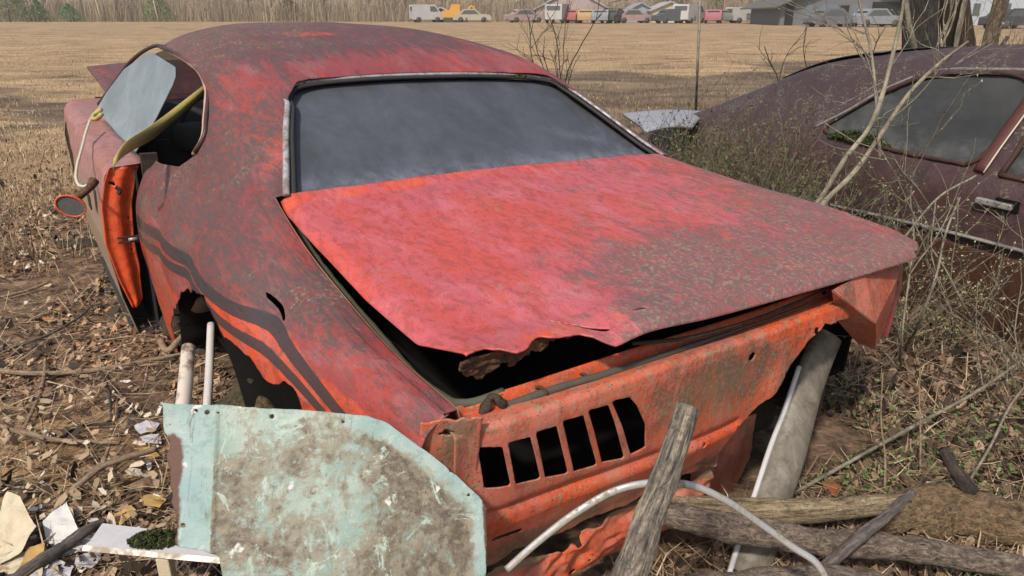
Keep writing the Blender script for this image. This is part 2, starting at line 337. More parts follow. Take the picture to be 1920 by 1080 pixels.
def rw_half(s): return lerp([.93,.97,1.20,1.36,1.43,1.452],[.715,.700,.618,.555,.50,.40],s)
def shell_cut(P):
    a,s,z=P[...,0],P[...,1],P[...,2]; L=a<0; nz=fbm(s*16,z*16,a*16,3,4)*.03; t=np.abs(a)
    d=np.full(a.shape,1.)
    deck=np.maximum(t-.737,s-.972); d=np.where(z>-.02,np.minimum(d,deck),d)
    win=np.maximum(np.maximum(t-rw_half(s),s-(1.458-.02*(a/.5)**2)),.93-s); d=np.where(z>.1,np.minimum(d,win),d)
    sidewin=polysdf(s,z,WINP)-.012; d=np.where((t>.55),np.minimum(d,sidewin),d)
    door=np.maximum(2.15+.05*np.clip(-.25-z,0,1)-s,z-.035); d=np.where(t>.6,np.minimum(d,-(-door) if False else -np.minimum(s-(2.15-.55*np.clip(-.32-z,0,.4)),.04-z)),d)
    arch=polysdf(s,z,ARCH)+nz*1.3; d=np.where(L&(t>.6)&(z<0.02),np.minimum(d,arch),d)
    slit=polysdf(s,z,SLIT)-.0008; d=np.where(L&(z<.03)&(s<1),np.minimum(d,slit),d)
    # right side: rusted away low behind the wheel
    lo=z-lerp([0,.1,.4,.8],[-.20,-.21,-.12,-.15],s)+nz*.6; d=np.where((a>.5)&(s<1.75)&(z<0),np.minimum(d,lo),d)
    return d
UP=[(2.2,-.196),(2.02,-.176),(1.495,-.113),(1.195,-.086),(.985,-.084),(.795,-.068),(.65,-.050),(.53,-.047),(.415,-.06),(.27,-.086),(.05,-.14)]
LO=[(2.2,-.25),(1.94,-.232),(1.495,-.165),(1.25,-.130),(1.05,-.124),(.925,-.126),(.745,-.113),(.555,-.090),(.445,-.092),(.30,-.115),(.05,-.18)]
UP=[tuple(p) for p in smoothpath([(p[0],p[1],0) for p in UP],36)[:,:2]]; LO=[tuple(p) for p in smoothpath([(p[0],p[1],0) for p in LO],36)[:,:2]]
def a_stripe(P):
    a,s,z=P[...,0],P[...,1],P[...,2]
    wu=lerp([.2,.5,.7,1.0,1.5,2.2],[.0135,.0135,.0155,.018,.021,.022],s); 
    u=1-linedist(s,z,UP)/wu; l=1-linedist(s,z,LO)/(wu*.8)
    v=np.maximum(u,l)*.9+.5; v=v-.35*np.clip((s-1.25)/.2,0,1)*np.clip((1.75-s)/.2,0,1)*0
    return np.where((a<0)&(s<2.16)&(z<.02),np.clip(v,0,1),0)
def bl(x,c,w): return np.exp(-((x-c)/w)**2)
def a_algae(P):
    a,s,z=P[...,0],P[...,1],P[...,2]
    v=.05+.48*bl(s,2.6,.55)+.36*bl(z,.50,.08)*bl(a,-.45,.35)-.40*bl(s,1.55,.16)*bl(np.abs(a),.3,.4)*(z>.3)
    v=v+np.where(a<-.5,.25*bl(z,.12,.12)*bl(s,1.6,.5)-.45*(z<-.1)*bl(s,.9,.9),0)
    v=v+np.where(a<-.5,-.4*bl(s,.25,.3)*bl(z,-.1,.12)+.35*bl(s,.45,.3)*bl(z,.02,.04),0)
    return v
def a_fresh(P):
    a,s,z=P[...,0],P[...,1],P[...,2]
    L=(a<-.5); cr=lerp([0,.25,.5,.8,1.1,1.5,2.2],[-.03,-.02,-.005,-.03,-.09,-.13,-.16],s)      # below the shoulder crease the paint stayed orange
    v=np.where(L,.42*np.clip((cr-z)/.06,0,1)*np.clip((1.25-s)/.25,0,1)+.22*bl(s,.62,.25)*bl(z,-.15,.09)+.36*np.clip((-.18-z)/.08,0,1)*np.clip((s-1.2)/.2,0,1),0)
    v=v+.62*bl(s,2.0,.07)*bl(a,-.25,.13)*(z>.3)+.16*bl(s,1.53,.06)*(z>.3)*(np.abs(a)<.5)
    v=v+np.where(L,.30*bl(s,1.10,.10)*bl(z,.22,.14)+.22*bl(s,.25,.25)*bl(z,.0,.02),0)
    return v
def a_grime(P):
    a,s,z=P[...,0],P[...,1],P[...,2]
    return np.where(a<-.5,.55*bl(s,1.9,.32)*np.clip((.03-z)/.1,0,1)*np.clip((z+.42)/.2,0,1)+.60*bl(s,1.35,.22)*bl(z,-.04,.055)+.45*bl(s,.85,.22)*bl(z,-.01,.035)+.40*np.clip((-.20-z)/.15,0,1)*np.clip((s-1.3)/.2,0,1),0)
S=np.linspace(0,2.78,260); T=np.r_[np.linspace(0,7.6,190),np.linspace(7.65,10.35,60),np.linspace(10.4,18,130)]
sheet('body_shell',shell,S,T,M_body,wreck,shell_cut,dict(stripe=a_stripe,algae=a_algae,fresh=a_fresh,grime=a_grime),.003,-1,flip=True)

# rear window: glass, dull trim, moss
def glassf(off=0):
    def f(S,X):   # S stations, X -1..1
        s=np.repeat(S[:,None],len(X),1); x=np.repeat(X[None,:],len(S),0)
        hw=lerp([.93,.97,1.20,1.36,1.43,1.47],[.722,.704,.626,.566,.535,.515],s)
        ze=lerp([.93,.97,1.20,1.45,1.5],[.118,.136,.250,.378,.395],s)
        zc=lerp([.93,.97,1.20,1.45,1.5],[.124,.142,.262,.398,.418],s)
        a=hw*x; return np.stack([a,s,zc-(zc-ze)*np.abs(x)**2.5-.016+off],-1)
    return f
g=sheet('rear_window',glassf(),np.linspace(.94,1.47,40),np.linspace(-1,1,60),M_rearglass,wreck,None,
   dict(edge=lambda P: np.clip(.75*bl(P[...,1],1.0,.055)+.5*bl(P[...,0],.45,.10)*bl(P[...,1]-.3*(.5-P[...,0]),1.12,.02)+.35*bl(P[...,0],.56,.05)*bl(P[...,1],1.1,.1),0,1)),.004,-1,flip=True)
def ptrim(x0):
    return [( -x0*1.0*sgn, s, z) for sgn,s,z in []]
edgeL=[(-(rw_half(s)+.004),s,float(crm(SK,SA,[s])[0,7,1])+dz) for s,dz in ((.965,.004),(1.05,.002),(1.13,.001),(1.20,.001),(1.28,.001),(1.34,.0))]
top=[(-.563,1.385,.356),(-.534,1.430,.379),(-.47,1.452,.390),(-.3,1.457,.402),(0,1.458,.407),(.3,1.457,.402),(.47,1.452,.390),(.534,1.430,.379),(.563,1.385,.356)]
edgeR=[(-a,s,z) for a,s,z in edgeL][::-1]
wt=MB(); wt.tube(edgeL+top+edgeR,[.010]*6+[.008]*9,n=90,seg=6,flat=.7); wt.build('window_trim',M_wtrim,wreck,True)
wt=MB(); wt.tube([(a*.972,s-.012 if s>1.4 else s,z-.008) for a,s,z in edgeL+top+edgeR],.009,n=90,seg=6,flat=.7); wt.build('window_seal',M_blackrub,wreck,True)
M_moss=Nt('moss',.95); _k=M_moss.noise(60,5,.7); M_moss.color(M_moss.ramp(_k,[(.35,(.02,.028,.008)),(.55,(.05,.07,.018)),(.75,(.10,.10,.03))])).bump(_k,.008); M_moss=M_moss.m
def clump(name,c,r,h,mat,parent=None,n=260,size=.008,seed=0,M=None):
    q=np.random.default_rng(seed); b=MB()
    V=[];Fc=[]
    for i in range(n):
        a=q.uniform(0,6.28); k=math.sqrt(q.uniform()); p=np.array([math.cos(a)*k*r[0],math.sin(a)*k*r[1],h*(1-k*k)*q.uniform(.3,1)])
        if M is not None: p=M@p
        p=p+np.array(c); t=q.normal(size=3); t/=np.linalg.norm(t); u=np.cross(t,q.normal(size=3)); u/=np.linalg.norm(u); s=size*q.uniform(.5,1.3); o=len(V)
        V+= [p-t*s,p+u*s*.6,p+t*s,p-u*s*.6]; Fc.append([o,o+1,o+2,o+3])
    return mesh(name,V,Fc,mat,parent,False)
clump('moss_patch',(.36,1.447,.393),(.055,.010),.008,M_moss,wreck,160,.006,3)

# boot lid: bent sheet, lifted at its left rear corner, torn along the left part of its rear edge
def lidf(S,X):    # S 0 (rear)..1 (front), X 0..1 left..right
    s=np.repeat(S[:,None],len(X),1); x=np.repeat(X[None,:],len(S),0)
    aL=lerp([0,.15,.4,.7,.95,1],[-.700,-.722,-.725,-.722,-.722,-.718],s); zL=lerp([0,.04,.15,.4,.7,.95,1],[.085,.078,.062,.070,.098,.128,.150],s)
    aR=lerp([0,.1,.3,.6,1],[.800,.795,.765,.735,.722],s); zR=lerp([0,.1,.3,.6,1],[.066,.090,.112,.126,.153],s)
    a=aL+(aR-aL)*x; rear=-.022-.022*(1-(a/.8)**2)+.050*np.clip((-a-.5)/.22,0,1)**2+.040*np.clip((a-.62)/.19,0,1)**2
    y=rear+(.975-rear)*s
    z=zL+(zR-zL)*x
    z=z+.028*np.sin(np.pi*x)**.8*(1-.6*s)*np.clip(s*3.0,0,1)
    z=z-.042*bl(x,.02,.05)*(0)+.006*fbm(a*4,y*4,0,3,21)+.010*bl(a,-.30,.10)*bl(s,.06,.08)-.012*bl(a,-.42,.05)*bl(s,.03,.10)
    z=z-.016*(1-np.clip(s/.025,0,1))**1.5       # rolled rear lip
    z=z-.018*np.clip(1-x/.02,0,1)*np.clip(s*6,0,1)-.022*np.clip((x-.975)/.025,0,1)
    return np.stack([a,y,z],-1)
def lidcut(P):
    a,y=P[...,0],P[...,1]; n=fbm(a*18,y*18,0,4,33)
    d=np.ones(a.shape)
    n2=fbm(a*55,y*55,0,3,34); k=np.clip((-.40-a)/.10,0,1); d=np.minimum(d,np.where(a<-.38,y-(-.045+.047*k+.018*bl(a,-.67,.04)+.024*bl(a,-.55,.03)+.016*bl(a,-.47,.02))-(n*.035+n2*.016)*k,1))       # ragged edge
    d=np.minimum(d,(.974+n*.014)-y); d=np.where(a<-.655,np.minimum(d,y-.030-n*.02),d)
    c=linedist(a,y,[(-.52,.11),(-.46,.055),(-.405,.0)])-.0022-.004*np.clip(.07-y,0,1)/.07; d=np.minimum(d,c)
    c=linedist(a,y,[(-.33,.020),(-.29,.016)])-.003; d=np.minimum(d,c+n*.012)
    # rounded right rear corner
    r=.11; cx,cy=.690,.125; k=(a>cx)&(y<cy); d=np.where(k,np.minimum(d,r*1.05-np.hypot(a-cx,(y-cy)*.86)),d)
    return d
lid=sheet('boot_lid',lidf,np.r_[np.linspace(0,.12,30),np.linspace(.128,1,130)],np.linspace(0,1,200),M_lid,wreck,lidcut,
  dict(algae=lambda P: .52*bl(P[...,0],-.02,.26)*bl(P[...,1],.15,.13)+.25*bl(P[...,0],.1,.12)*bl(P[...,1],.72,.05)+.36*bl(P[...,0],.50,.28)*bl(P[...,1],.20,.28)+.40*bl(P[...,1],.0,.07)*(P[...,0]>-.35)-.34*bl(P[...,0],-.60,.30)*(P[...,1]>.08)-.12*bl(P[...,1],.62,.2)*(P[...,0]<.3)-.12*bl(P[...,1],.80,.2)*bl(P[...,0],-.2,.5)+.22*bl(P[...,0],.70,.12)*bl(P[...,1],.5,.35),
       fresh=lambda P: .30*bl(P[...,1],.95,.05)*(P[...,0]<.1)+.26*bl(P[...,0],-.52,.10)*bl(P[...,1],.17,.16)+.20*bl(P[...,0],.45,.35)*bl(P[...,1],.30,.25)+.22*bl(P[...,1],.02,.04),
       stripe=lambda P: P[...,0]*0, grime=lambda P: .34*bl(P[...,1],-.01,.07)*(P[...,0]>-.4)+.25*bl(P[...,0],.62,.2)*bl(P[...,1],.1,.16)),.0035,-1)
# torn inner frame hanging under the left rear corner of the lid
def tornf(S,X):
    s=np.repeat(S[:,None],len(X),1); x=np.repeat(X[None,:],len(S),0); a=-.71+.26*x; return np.stack([a+.006*fbm(s*9,x*9,0,2,3),.040-.012*s+.02*fbm(x*9,s*4,0,3,8)+.03*s*s,.066+.010*x-.060*s],-1)
sheet('torn_edge',tornf,np.linspace(0,1,40),np.linspace(0,1,110),M_rust,lid,lambda P:(P[...,2]-(.045+.09*np.clip(P[...,0]+.60,0,1)-.038*bl(P[...,0],-.66,.03)-.026*bl(P[...,0],-.59,.015)))+fbm(P[...,0]*45,P[...,2]*45,0,4,12)*.035,None,.003)
b=MB(); b.tube([(.62,.06,.032),(.3,-.0,.020),(0,-.022,.014),(-.2,-.018,.016),(-.33,-.0,.028)],.004,n=30,seg=6,rough=.5); b.build('rusty_seam',M_rustd,lid,True)
tag(lid,'boot lid faded pink and orange with a torn rear edge')

# left boot gutter with its mossy weatherstrip
WS=[(-.700,.97,.085),(-.700,.90,.062),(-.700,.75,.022),(-.700,.55,-.013),(-.700,.375,-.036),(-.700,.25,-.054),(-.697,.136,-.052),(-.69,.07,-.040),(-.655,.045,-.030),(-.61,.045,-.026)]
def gut(S,X):
    s=np.repeat(S[:,None],len(X),1); x=np.repeat(X[None,:],len(S),0); sec=crm(SK,SA,S)[:,7]; wz=lerp([.0,.07,.136,.25,.375,.55,.75,.9,1.],[-.035,-.040,-.052,-.054,-.036,-.013,.022,.062,.10],s)
    ze=np.repeat(sec[:,1:2],len(X),1); a=-.737+.04*x; z=ze*(1-x)+(wz-.012)*x-.022*np.sin(np.pi*x)
    a=np.where(x>1,-.697+(x-1)*.03,a); z=np.where(x>1,wz-.012-(x-1)*.30,z)
    return np.stack([a,s,z],-1)
sheet('boot_gutter',gut,np.linspace(0.0,.97,60),np.r_[np.linspace(0,1,8),1.3,1.6],M_freshd,wreck,None,dict(algae=lambda P:.5+0*P[...,0],fresh=lambda P:.1+0*P[...,0],stripe=lambda P:0*P[...,0],grime=lambda P:.75+0*P[...,0]),.002,-1)
tube('weatherstrip',WS,.0105,M_rubber,wreck,n=70,seg=8,rough=.22,freq=40)
# mirrored plain gutter on the right
def gutr(S,X): P=gut(S,X); P[...,0]*=-1; P[...,0]-=.03*np.clip(1-P[...,1]/.5,0,1); return P
sheet('boot_gutter',gutr,np.linspace(.02,.97,30),np.linspace(0,1,6),M_rust,wreck)

# tail panel with the six slots
def bow(a): return -.022-.018*(1-(a/.8)**2)
def tailf(Z,A):     # Z: arc 0..1 from the lip upstand down
    zz=np.repeat(Z[:,None],len(A),1); a=np.repeat(A[None,:],len(Z),0)
    # profile: lip top(.075,.0) -> lip foot(.07,-.022) -> shelf out to edge(0,-.016) -> face down
    y=lerp([0,.03,.06,.16,.19,.24,.62,.78,1.],[.072,.068,.060,.012,.003,.0,.0,.030,.055],zz)
    z=lerp([0,.03,.06,.16,.19,.24,.62,.78,1.],[-.008,-.010,-.032,-.026,-.032,-.052,-.26,-.35,-.47],zz)
    z=z+lerp([-.75,-.63,-.3,.1,.5,.7],[-.018,-.014,0,.006,.022,.036],a)*(1-np.clip((zz-.2)/.2,0,1)*.2)
    y=y+bow(a)+.022*fbm(a*3.5,z*4,0,3,13)*np.clip((zz-.2)/.2,0,1)+.02*np.exp(-(((a+.72)/.05)**2+((z+.14)/.12)**2))
    y=y-.012*np.exp(-((a-.12)/.04)**2)*np.clip((zz-.25)/.2,0,1)-.03*np.exp(-((a-.28)/.06)**2)*np.clip((zz-.2)/.3,0,1)
    y=y+.010*np.exp(-((z+.235)/.012)**2)*(a<.0)
    return np.stack([a,y,z],-1)
SLOTS=[[(-.700,-.078),(-.658,-.085),(-.635,-.182),(-.684,-.175),(-.690,-.13)],
 [(-.646,-.078),(-.602,-.079),(-.567,-.192),(-.623,-.184)],[(-.589,-.072),(-.544,-.072),(-.501,-.204),(-.554,-.195)],
 [(-.529,-.065),(-.481,-.067),(-.429,-.209),(-.485,-.206)],[(-.469,-.060),(-.420,-.063),(-.398,-.11),(-.356,-.218),(-.415,-.208),(-.445,-.12)],
 [(-.411,-.056),(-.368,-.060),(-.343,-.088),(-.311,-.148),(-.301,-.210),(-.338,-.215),(-.378,-.12)]]
LOWB=[(-1,-.46),(-.72,-.455),(-.66,-.385),(-.60,-.37),(-.5,-.385),(-.42,-.36),(-.3,-.375),(-.22,-.34),(-.10,-.315),(-.03,-.31),(0,-.245),(.104,-.185),(.16,-.13),(.22,-.075),(.27,-.040),(.41,-.05),(.55,-.05),(.7,-.12)]
def tailcut(P):
    a,y,z=P[...,0],P[...,1],P[...,2]; n=fbm(a*22,z*22,0,4,41); d=np.ones(a.shape)
    face=z<-.03
    for s in SLOTS:
        c=np.mean(s,0); s2=[tuple(c+(np.array(p)-c)*.86) for p in s]
        d=np.where(face,np.minimum(d,polysdf(a,z,s2)-.0045),d)
    d=np.where(face,np.minimum(d,np.hypot(a-.008,z+.068)-.011),d)
    d=np.minimum(d,z-lerp([p[0] for p in LOWB],[p[1] for p in LOWB],a)-n*.03)
    d=np.where(~face,np.minimum(d,np.where(a<-.62,a+.645,1)+np.where(y>.03,0,1)),d)
    d=np.where(np.abs(z+.265)<.2,np.minimum(d,linedist(a,z,[(-.66,-.30),(-.60,-.305)])-.006+n*.006),d)
    for (x0,z0,r) in ((-.22,-.27,.006),(.24,-.055,.007),(-.12,-.255,.006),(.36,.0,.01)): d=np.minimum(d,np.hypot(a-x0,z-z0)-r+n*.008)
    return d
tp=sheet('rear_panel',tailf,np.r_[np.linspace(0,.22,26),np.linspace(.23,1,130)],np.linspace(-.75,.52,300),M_tail,wreck,tailcut,
  dict(stripe=lambda P:0*P[...,0],
   algae=lambda P:.35*bl(P[...,0],-.05,.30)*bl(P[...,2],-.10,.09)+.35*bl(P[...,2],-.36,.08)*bl(P[...,0],-.5,.25)+.5*bl(P[...,0],-.73,.05)*bl(P[...,2],-.02,.06)-.25*bl(P[...,2],-.25,.06)*bl(P[...,0],-.1,.3),
   fresh=lambda P:.10+.40*bl(P[...,2],-.02,.022)*(P[...,0]>.05)+.26*bl(P[...,2],-.26,.05)+.38*(P[...,1]>.02)*(P[...,2]>-.05)+.25*bl(P[...,0],.2,.12)*bl(P[...,2],-.08,.05),
   grime=lambda P:.48*bl(P[...,0],-.10,.22)*bl(P[...,2],-.13,.10)+.55*bl(P[...,2],-.35,.05)*bl(P[...,0],-.5,.2)+.5*bl(P[...,0],-.72,.04)*bl(P[...,2],-.05,.05)+.2),.0035,-1,flip=True)
tag(tp,'orange tail panel with six black slots')
tube('lock_strip',[(-.632,.028,-.045),(-.5,.012,-.030),(-.403,.005,-.027),(-.2,-.001,-.020),(0,-.002,-.014),(.2,.0,-.010),(.32,.006,-.004)],[.0085,.0085,.008,.006,.004,.003,.002],plain('perished_rubber',(.075,.065,.055),.85,.6,40),tp,n=50,seg=7,rough=.3,freq=30)
b=MB()
b.tube([(-.672,.022,-.052),(-.655,.030,-.030),(-.640,.034,-.020),(-.628,.022,-.034),(-.615,.030,-.040)],[.007,.011,.006,.010,.006],n=20,seg=7,rough=.7); b.build('latch_bracket',M_rustd,tp,True)
for a in (-.545,-.44): b=MB(); b.tube([(a,.034,-.030),(a+.004,.020,-.022),(a+.008,.004,-.030)],.0035,n=6,seg=5); b.build('clip',M_rustd,tp,True)
# rusty corner patch where fender and tail panel meet (left)
def cor(S,X):
    s=np.repeat(S[:,None],len(X),1); x=np.repeat(X[None,:],len(S),0); z=-.012-.16*x+.01*fbm(s*9,x*3,0,3,6)
    return np.stack([-.80+.10*s+.0*x, .012-.038*s+.003*fbm(s*6,x*5,1,3,7)+.02*x, z],-1)
sheet('corner_panel',cor,np.linspace(0,1,24),np.linspace(0,2.0,70),M_tail,wreck,lambda P: .022+fbm(P[...,0]*25,P[...,2]*25,0,4,8)*.11,
   dict(stripe=lambda P:0*P[...,0],algae=lambda P:.5*bl(P[...,0],-.74,.03)*bl(P[...,2],-.05,.05),fresh=lambda P:.1+0*P[...,0],grime=lambda P:.25+.6*bl(P[...,0],-.735,.035)*bl(P[...,2],-.06,.08)),.003,-1,flip=False)
# right rear corner: folded quarter end with its broken lamp housing
pA=[cs(1560,545,1,-.045),cs(1618,512,1,-.03),cs(1692,498,1,.02),cs(1640,606,1,-.075),cs(1568,598,1,.0),cs(1640,655,1,.01),cs(1606,640,1,.03),cs(1690,540,1,.05)]
def tri_panel(name,pts,faces,mat,sub=5,amp=.006,seed=1):
    V=[];Fc=[]
    for f in faces:
        A,B,C=[np.array(pts[i]) for i in f]; o=len(V); n=np.cross(B-A,C-A); n/=np.linalg.norm(n)+1e-9
        idx={}
        for i in range(sub+1):
            for j in range(sub+1-i):
                p=A+(B-A)*i/sub+(C-A)*j/sub; p=p+n*amp*float(fbm(p[0]*20,p[1]*20,p[2]*20,2,seed)); idx[(i,j)]=len(V); V.append(p)
        for i in range(sub):
            for j in range(sub-i):
                Fc.append([idx[i,j],idx[i+1,j],idx[i,j+1]])
                if j<sub-i-1: Fc.append([idx[i+1,j],idx[i+1,j+1],idx[i,j+1]])
    z=np.zeros(len(V)); Vn=np.array(V)
    return mesh(name,V,Fc,mat,wreck,False,dict(stripe=z,algae=z+.05,fresh=z+.12,grime=z+.15+.3*fbm(Vn[:,0]*9,Vn[:,2]*9,0,2,3)),solid=.004,offset=0)
tri_panel('quarter_end',pA,[(0,1,3),(0,3,4),(1,2,3),(4,3,6),(3,5,6),(3,2,7),(3,7,5)],M_tail,6)
b=MB(); b.tube([cs(1600,512,1,.01),cs(1635,522,1,.0),cs(1670,508,1,.02)],[.014,.02,.012],n=12,seg=7,rough=.8); b.build('broken_lamp',M_rustd,wreck,True)
# lower valance hanging below: crumpled sheet left, darker red piece right
def val(S,X):
    s=np.repeat(S[:,None],len(X),1); x=np.repeat(X[None,:],len(S),0); a=-.70+.70*x
    z=-.385-.19*s+.055*x*(1-s*.4); y=.02+.03*s-.05*np.sin(s*3.1)+.07*fbm(a*7,s*3,0,3,19)+.02*np.abs(fbm(a*16,s*8,0,2,29)); return np.stack([a,y,z],-1)
sheet('lower_valance',val,np.linspace(0,1,50),np.linspace(0,1,140),M_tail,wreck,lambda P:.05+fbm(P[...,0]*10,P[...,2]*12,0,4,51)*.17-.10*bl(P[...,2],-.39,.015)-.5*np.clip(-.53-P[...,2],0,1),
   dict(stripe=lambda P:0*P[...,0],algae=lambda P:.2*bl(P[...,2],-.40,.02)+0*P[...,0],fresh=lambda P:.30*(P[...,2]<-.41)+0*P[...,0],grime=lambda P:.15+.6*bl(P[...,2],-.40,.02)),.003)
pB=[cs(*p,1,q) for p,q in (((1300,835),.05),((1415,775),.09),((1405,860),.10),((1370,935),.11),((1325,1030),.12),((1285,1045),.11),((1290,930),.08))]
tri_panel('frame_end',pB,[(0,1,2),(0,2,3),(0,3,6),(6,3,4),(6,4,5)],M_tail,7,.012)
# tub inside, coloured near-black for its shade: boot floor, seat back, floor, wheel house, firewall
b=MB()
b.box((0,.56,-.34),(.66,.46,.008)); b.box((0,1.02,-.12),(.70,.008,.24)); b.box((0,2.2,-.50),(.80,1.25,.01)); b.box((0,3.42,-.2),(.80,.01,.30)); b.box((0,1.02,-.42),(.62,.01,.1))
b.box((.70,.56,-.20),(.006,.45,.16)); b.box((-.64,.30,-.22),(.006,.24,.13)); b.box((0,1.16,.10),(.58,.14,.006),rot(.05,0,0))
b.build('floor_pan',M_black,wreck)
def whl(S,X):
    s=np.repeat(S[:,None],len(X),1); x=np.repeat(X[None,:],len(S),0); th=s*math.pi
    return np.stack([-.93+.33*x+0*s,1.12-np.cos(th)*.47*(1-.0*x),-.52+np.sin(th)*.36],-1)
sheet('wheel_house',whl,np.linspace(0,1,24),np.linspace(.03,1,6),M_black,wreck); b=MB(); b.box((-.61,1.12,-.34),(.006,.48,.18)); b.build('wheel_house',M_black,wreck)  # black base paints arch shade onto panels the sun reaches
b=MB(); b.box((.02,.52,-.455),(.50,.34,.085)); b.build('tank_blocker',M_rustd,wreck,bevel=.03)  # unseen dark box added to hide lit ground under the boot
for sg in (-.52,.52): b=MB(); b.box((sg,.62,-.40),(.035,.55,.05)); b.build('rail_blocker',M_rustd,wreck,bevel=.006)  # dark bars added beneath to keep the underside black
# torn inner sheet seen in the front of the arch
b=MB(); b.tube([cs(385,560,0,-.86),cs(372,600,0,-.84),cs(368,660,0,-.82)],[.030,.034,.026],n=14,seg=8,flat=.35,rough=.3); b.build('inner_arch_bar',plain('dusty_metal',(.17,.12,.09),.85,.4,14),wreck,True)
# roof lining, seats, dashboard, windscreen
b=MB(); b.box((0,2.1,.30),(.0,.0,.0)); 
M_lining=plain('dusty_lining',(.34,.33,.27),.9,.5,30)
sheet('roof_lining',lambda S,X: shell(S,X)-np.array([0,0,.035]),np.linspace(1.5,2.74,14),np.linspace(7.3,10.7,18),M_lining,wreck)
def seat(x,y,dz=0.):
    b=MB()
    V=[];n=10
    for i in range(9):
        t=i/8; z=-.38+.52*t+dz; y0=y+.10*t; w=.24-.05*t**3; dpt=.07-.03*t
        V+= [(x+w*math.copysign(abs(math.cos(2*math.pi*k/16))**.6,math.cos(2*math.pi*k/16)), y0-dpt*math.copysign(abs(math.sin(2*math.pi*k/16))**.7,math.sin(2*math.pi*k/16)), z) for k in range(16)]
    b.add(V,[[i*16+k,i*16+(k+1)%16,(i+1)*16+(k+1)%16,(i+1)*16+k] for i in range(8) for k in range(16)]+[[128+k for k in range(16)]])
    o=b.build('seat',M_dash,wreck,True)
    h=MB(); V=[];
    for i in range(7):
        t=i/6*math.pi; r=math.sin(t)**.6
        V+= [(x-.02+.115*r*math.cos(2*math.pi*k/14)*1., y+.05+.05*r*math.sin(2*math.pi*k/14), .155-.075*math.cos(t)+dz) for k in range(14)]
    h.add(V,[[i*14+k,(i+1)*14+k,(i+1)*14+(k+1)%14,i*14+(k+1)%14] for i in range(6) for k in range(14)]); h.build('headrest',plain('grey_vinyl',(.13,.14,.14),.6,.3),o,True)
seat(-.52,2.85,-.17); seat(.40,2.15)
b=MB(); b.box((0,1.35,-.28),(.62,.22,.08)); b.box((0,1.16,-.08),(.60,.05,.17),rot(.2,0,0)); b.build('rear_bench',M_dash,wreck,bevel=.03)
def dash(S,X):
    s=np.repeat(S[:,None],len(X),1); x=np.repeat(X[None,:],len(S),0); return np.stack([x*.74,3.35-.35*np.sin(s*1.57),.02+.09*np.cos(s*1.57*1.2)-.10*s**2+.02*np.cos(x*2)],-1)
sheet('dashboard',dash,np.linspace(0,1.5,14),np.linspace(-1,1,16),M_dash,wreck)
tube('steering_wheel',[(-.38+.19*math.cos(t),3.0+.06*math.sin(t),.0+.17*math.sin(t)) for t in np.linspace(0,2*math.pi*.98,24)],.012,M_dash,wreck,n=40)
def wsf(S,X):
    s=np.repeat(S[:,None],len(X),1); x=np.repeat(X[None,:],len(S),0); hw=.62+.18*s
    return np.stack([hw*x,2.82+.80*s+.08*(1-x*x)*.6,.49-.09*np.abs(x)**2*(1-s)-.40*s-.05*np.sin(np.pi*s)*-1],-1)
sheet('windscreen',wsf,np.linspace(0,1,10),np.linspace(-1,1,14),M_innerglass,wreck,None,dict(edge=lambda P:.4+0*P[...,0]),.004)
M_pillar=plain('dark_maroon_frame',(.045,.02,.024),.5,.4); M_rustrim=plain('pinkish_bare_trim',(.42,.27,.22),.6,.35,18)
for sg in (-1,1):
    tube('windscreen_pillar',[(sg*.655,2.70,.418),(sg*.664,2.95,.405),(sg*.715,3.40,.295),(sg*.785,3.70,.14),(sg*.84,3.88,.03)],[.008,.009,.010,.012],M_pillar,wreck,n=24,seg=8)
    # window surround: dark gutter outside, pale trim strip inside the rear curve
    e=[(s,z) for s,z in WINP if s<3.2][:1]
    WP=[(1.655,.150),(1.635,.205),(1.69,.255),(1.79,.332),(1.93,.382),(2.1,.402),(2.6,.414),(2.78,.412)]
    def on(s,z,dx=0): 
        sec=crm(SK,SA,[min(s,2.8)])[0]; h=float(np.interp(z,sec[4:8,1],sec[4:8,0])); return (sg*(h+dx),s,z)
    tube('window_surround',[on(s,z,.004) for s,z in WP],.008,M_pillar,wreck,n=50,seg=7)
    if sg<0: 
        tr=tube('inner_trim',[on(s+.022,z-.010,-.004) for s,z in WP[:7]],[.015,.016,.015,.013,.010,.007],M_rustrim,wreck,n=50,seg=7,rough=.25,freq=20,flat=.6)
# cowl, fenders, hood, front panel
def fend(sg):
    def f(S,T):
        s=np.repeat(S[:,None],len(T),1); t=np.repeat(T[None,:],len(S),0)
        h=lerp([0,.25,.6,.85,.95,1,1.3],[.86,.91,.92,.90,.86,.80,.66],t)+.105*(sg<0)-.05*np.clip((s-3.9)/.8,0,1)**2; z=lerp([0,.25,.6,.85,.95,1,1.3],[-.66,-.45,-.15,-.02,.01,.015,.015],t)-.05*np.clip((s-3.6)/1.,0,1)
        return np.stack([sg*h,s,z+.01*fbm(s*3,t*2,0,2,3)],-1)
    return f
for sg in (-1,1):
    sheet('front_fender',fend(sg),np.linspace(3.30,4.72,60),np.linspace(0,1.3,50),M_door,wreck,
      lambda P: np.minimum(np.hypot(P[...,1]-3.98,P[...,2]+.42)-.34+fbm(P[...,1]*12,P[...,2]*12,0,3,3)*.03,1),
      dict(stripe=lambda P:0*P[...,0],algae=lambda P:0*P[...,0],fresh=lambda P:.7*bl(P[...,1],3.32,.05),grime=lambda P:.4*(P[...,2]<-.1)),.003,-1,flip=sg<0)
def hood(S,X):
    s=np.repeat(S[:,None],len(X),1); x=np.repeat(X[None,:],len(S),0); return np.stack([x*.74-.06,3.42+1.28*s,.045+.16*s-.05*s*s+.04*(1-x*x)+.006*fbm(s*4,x*3,0,2,5)],-1)
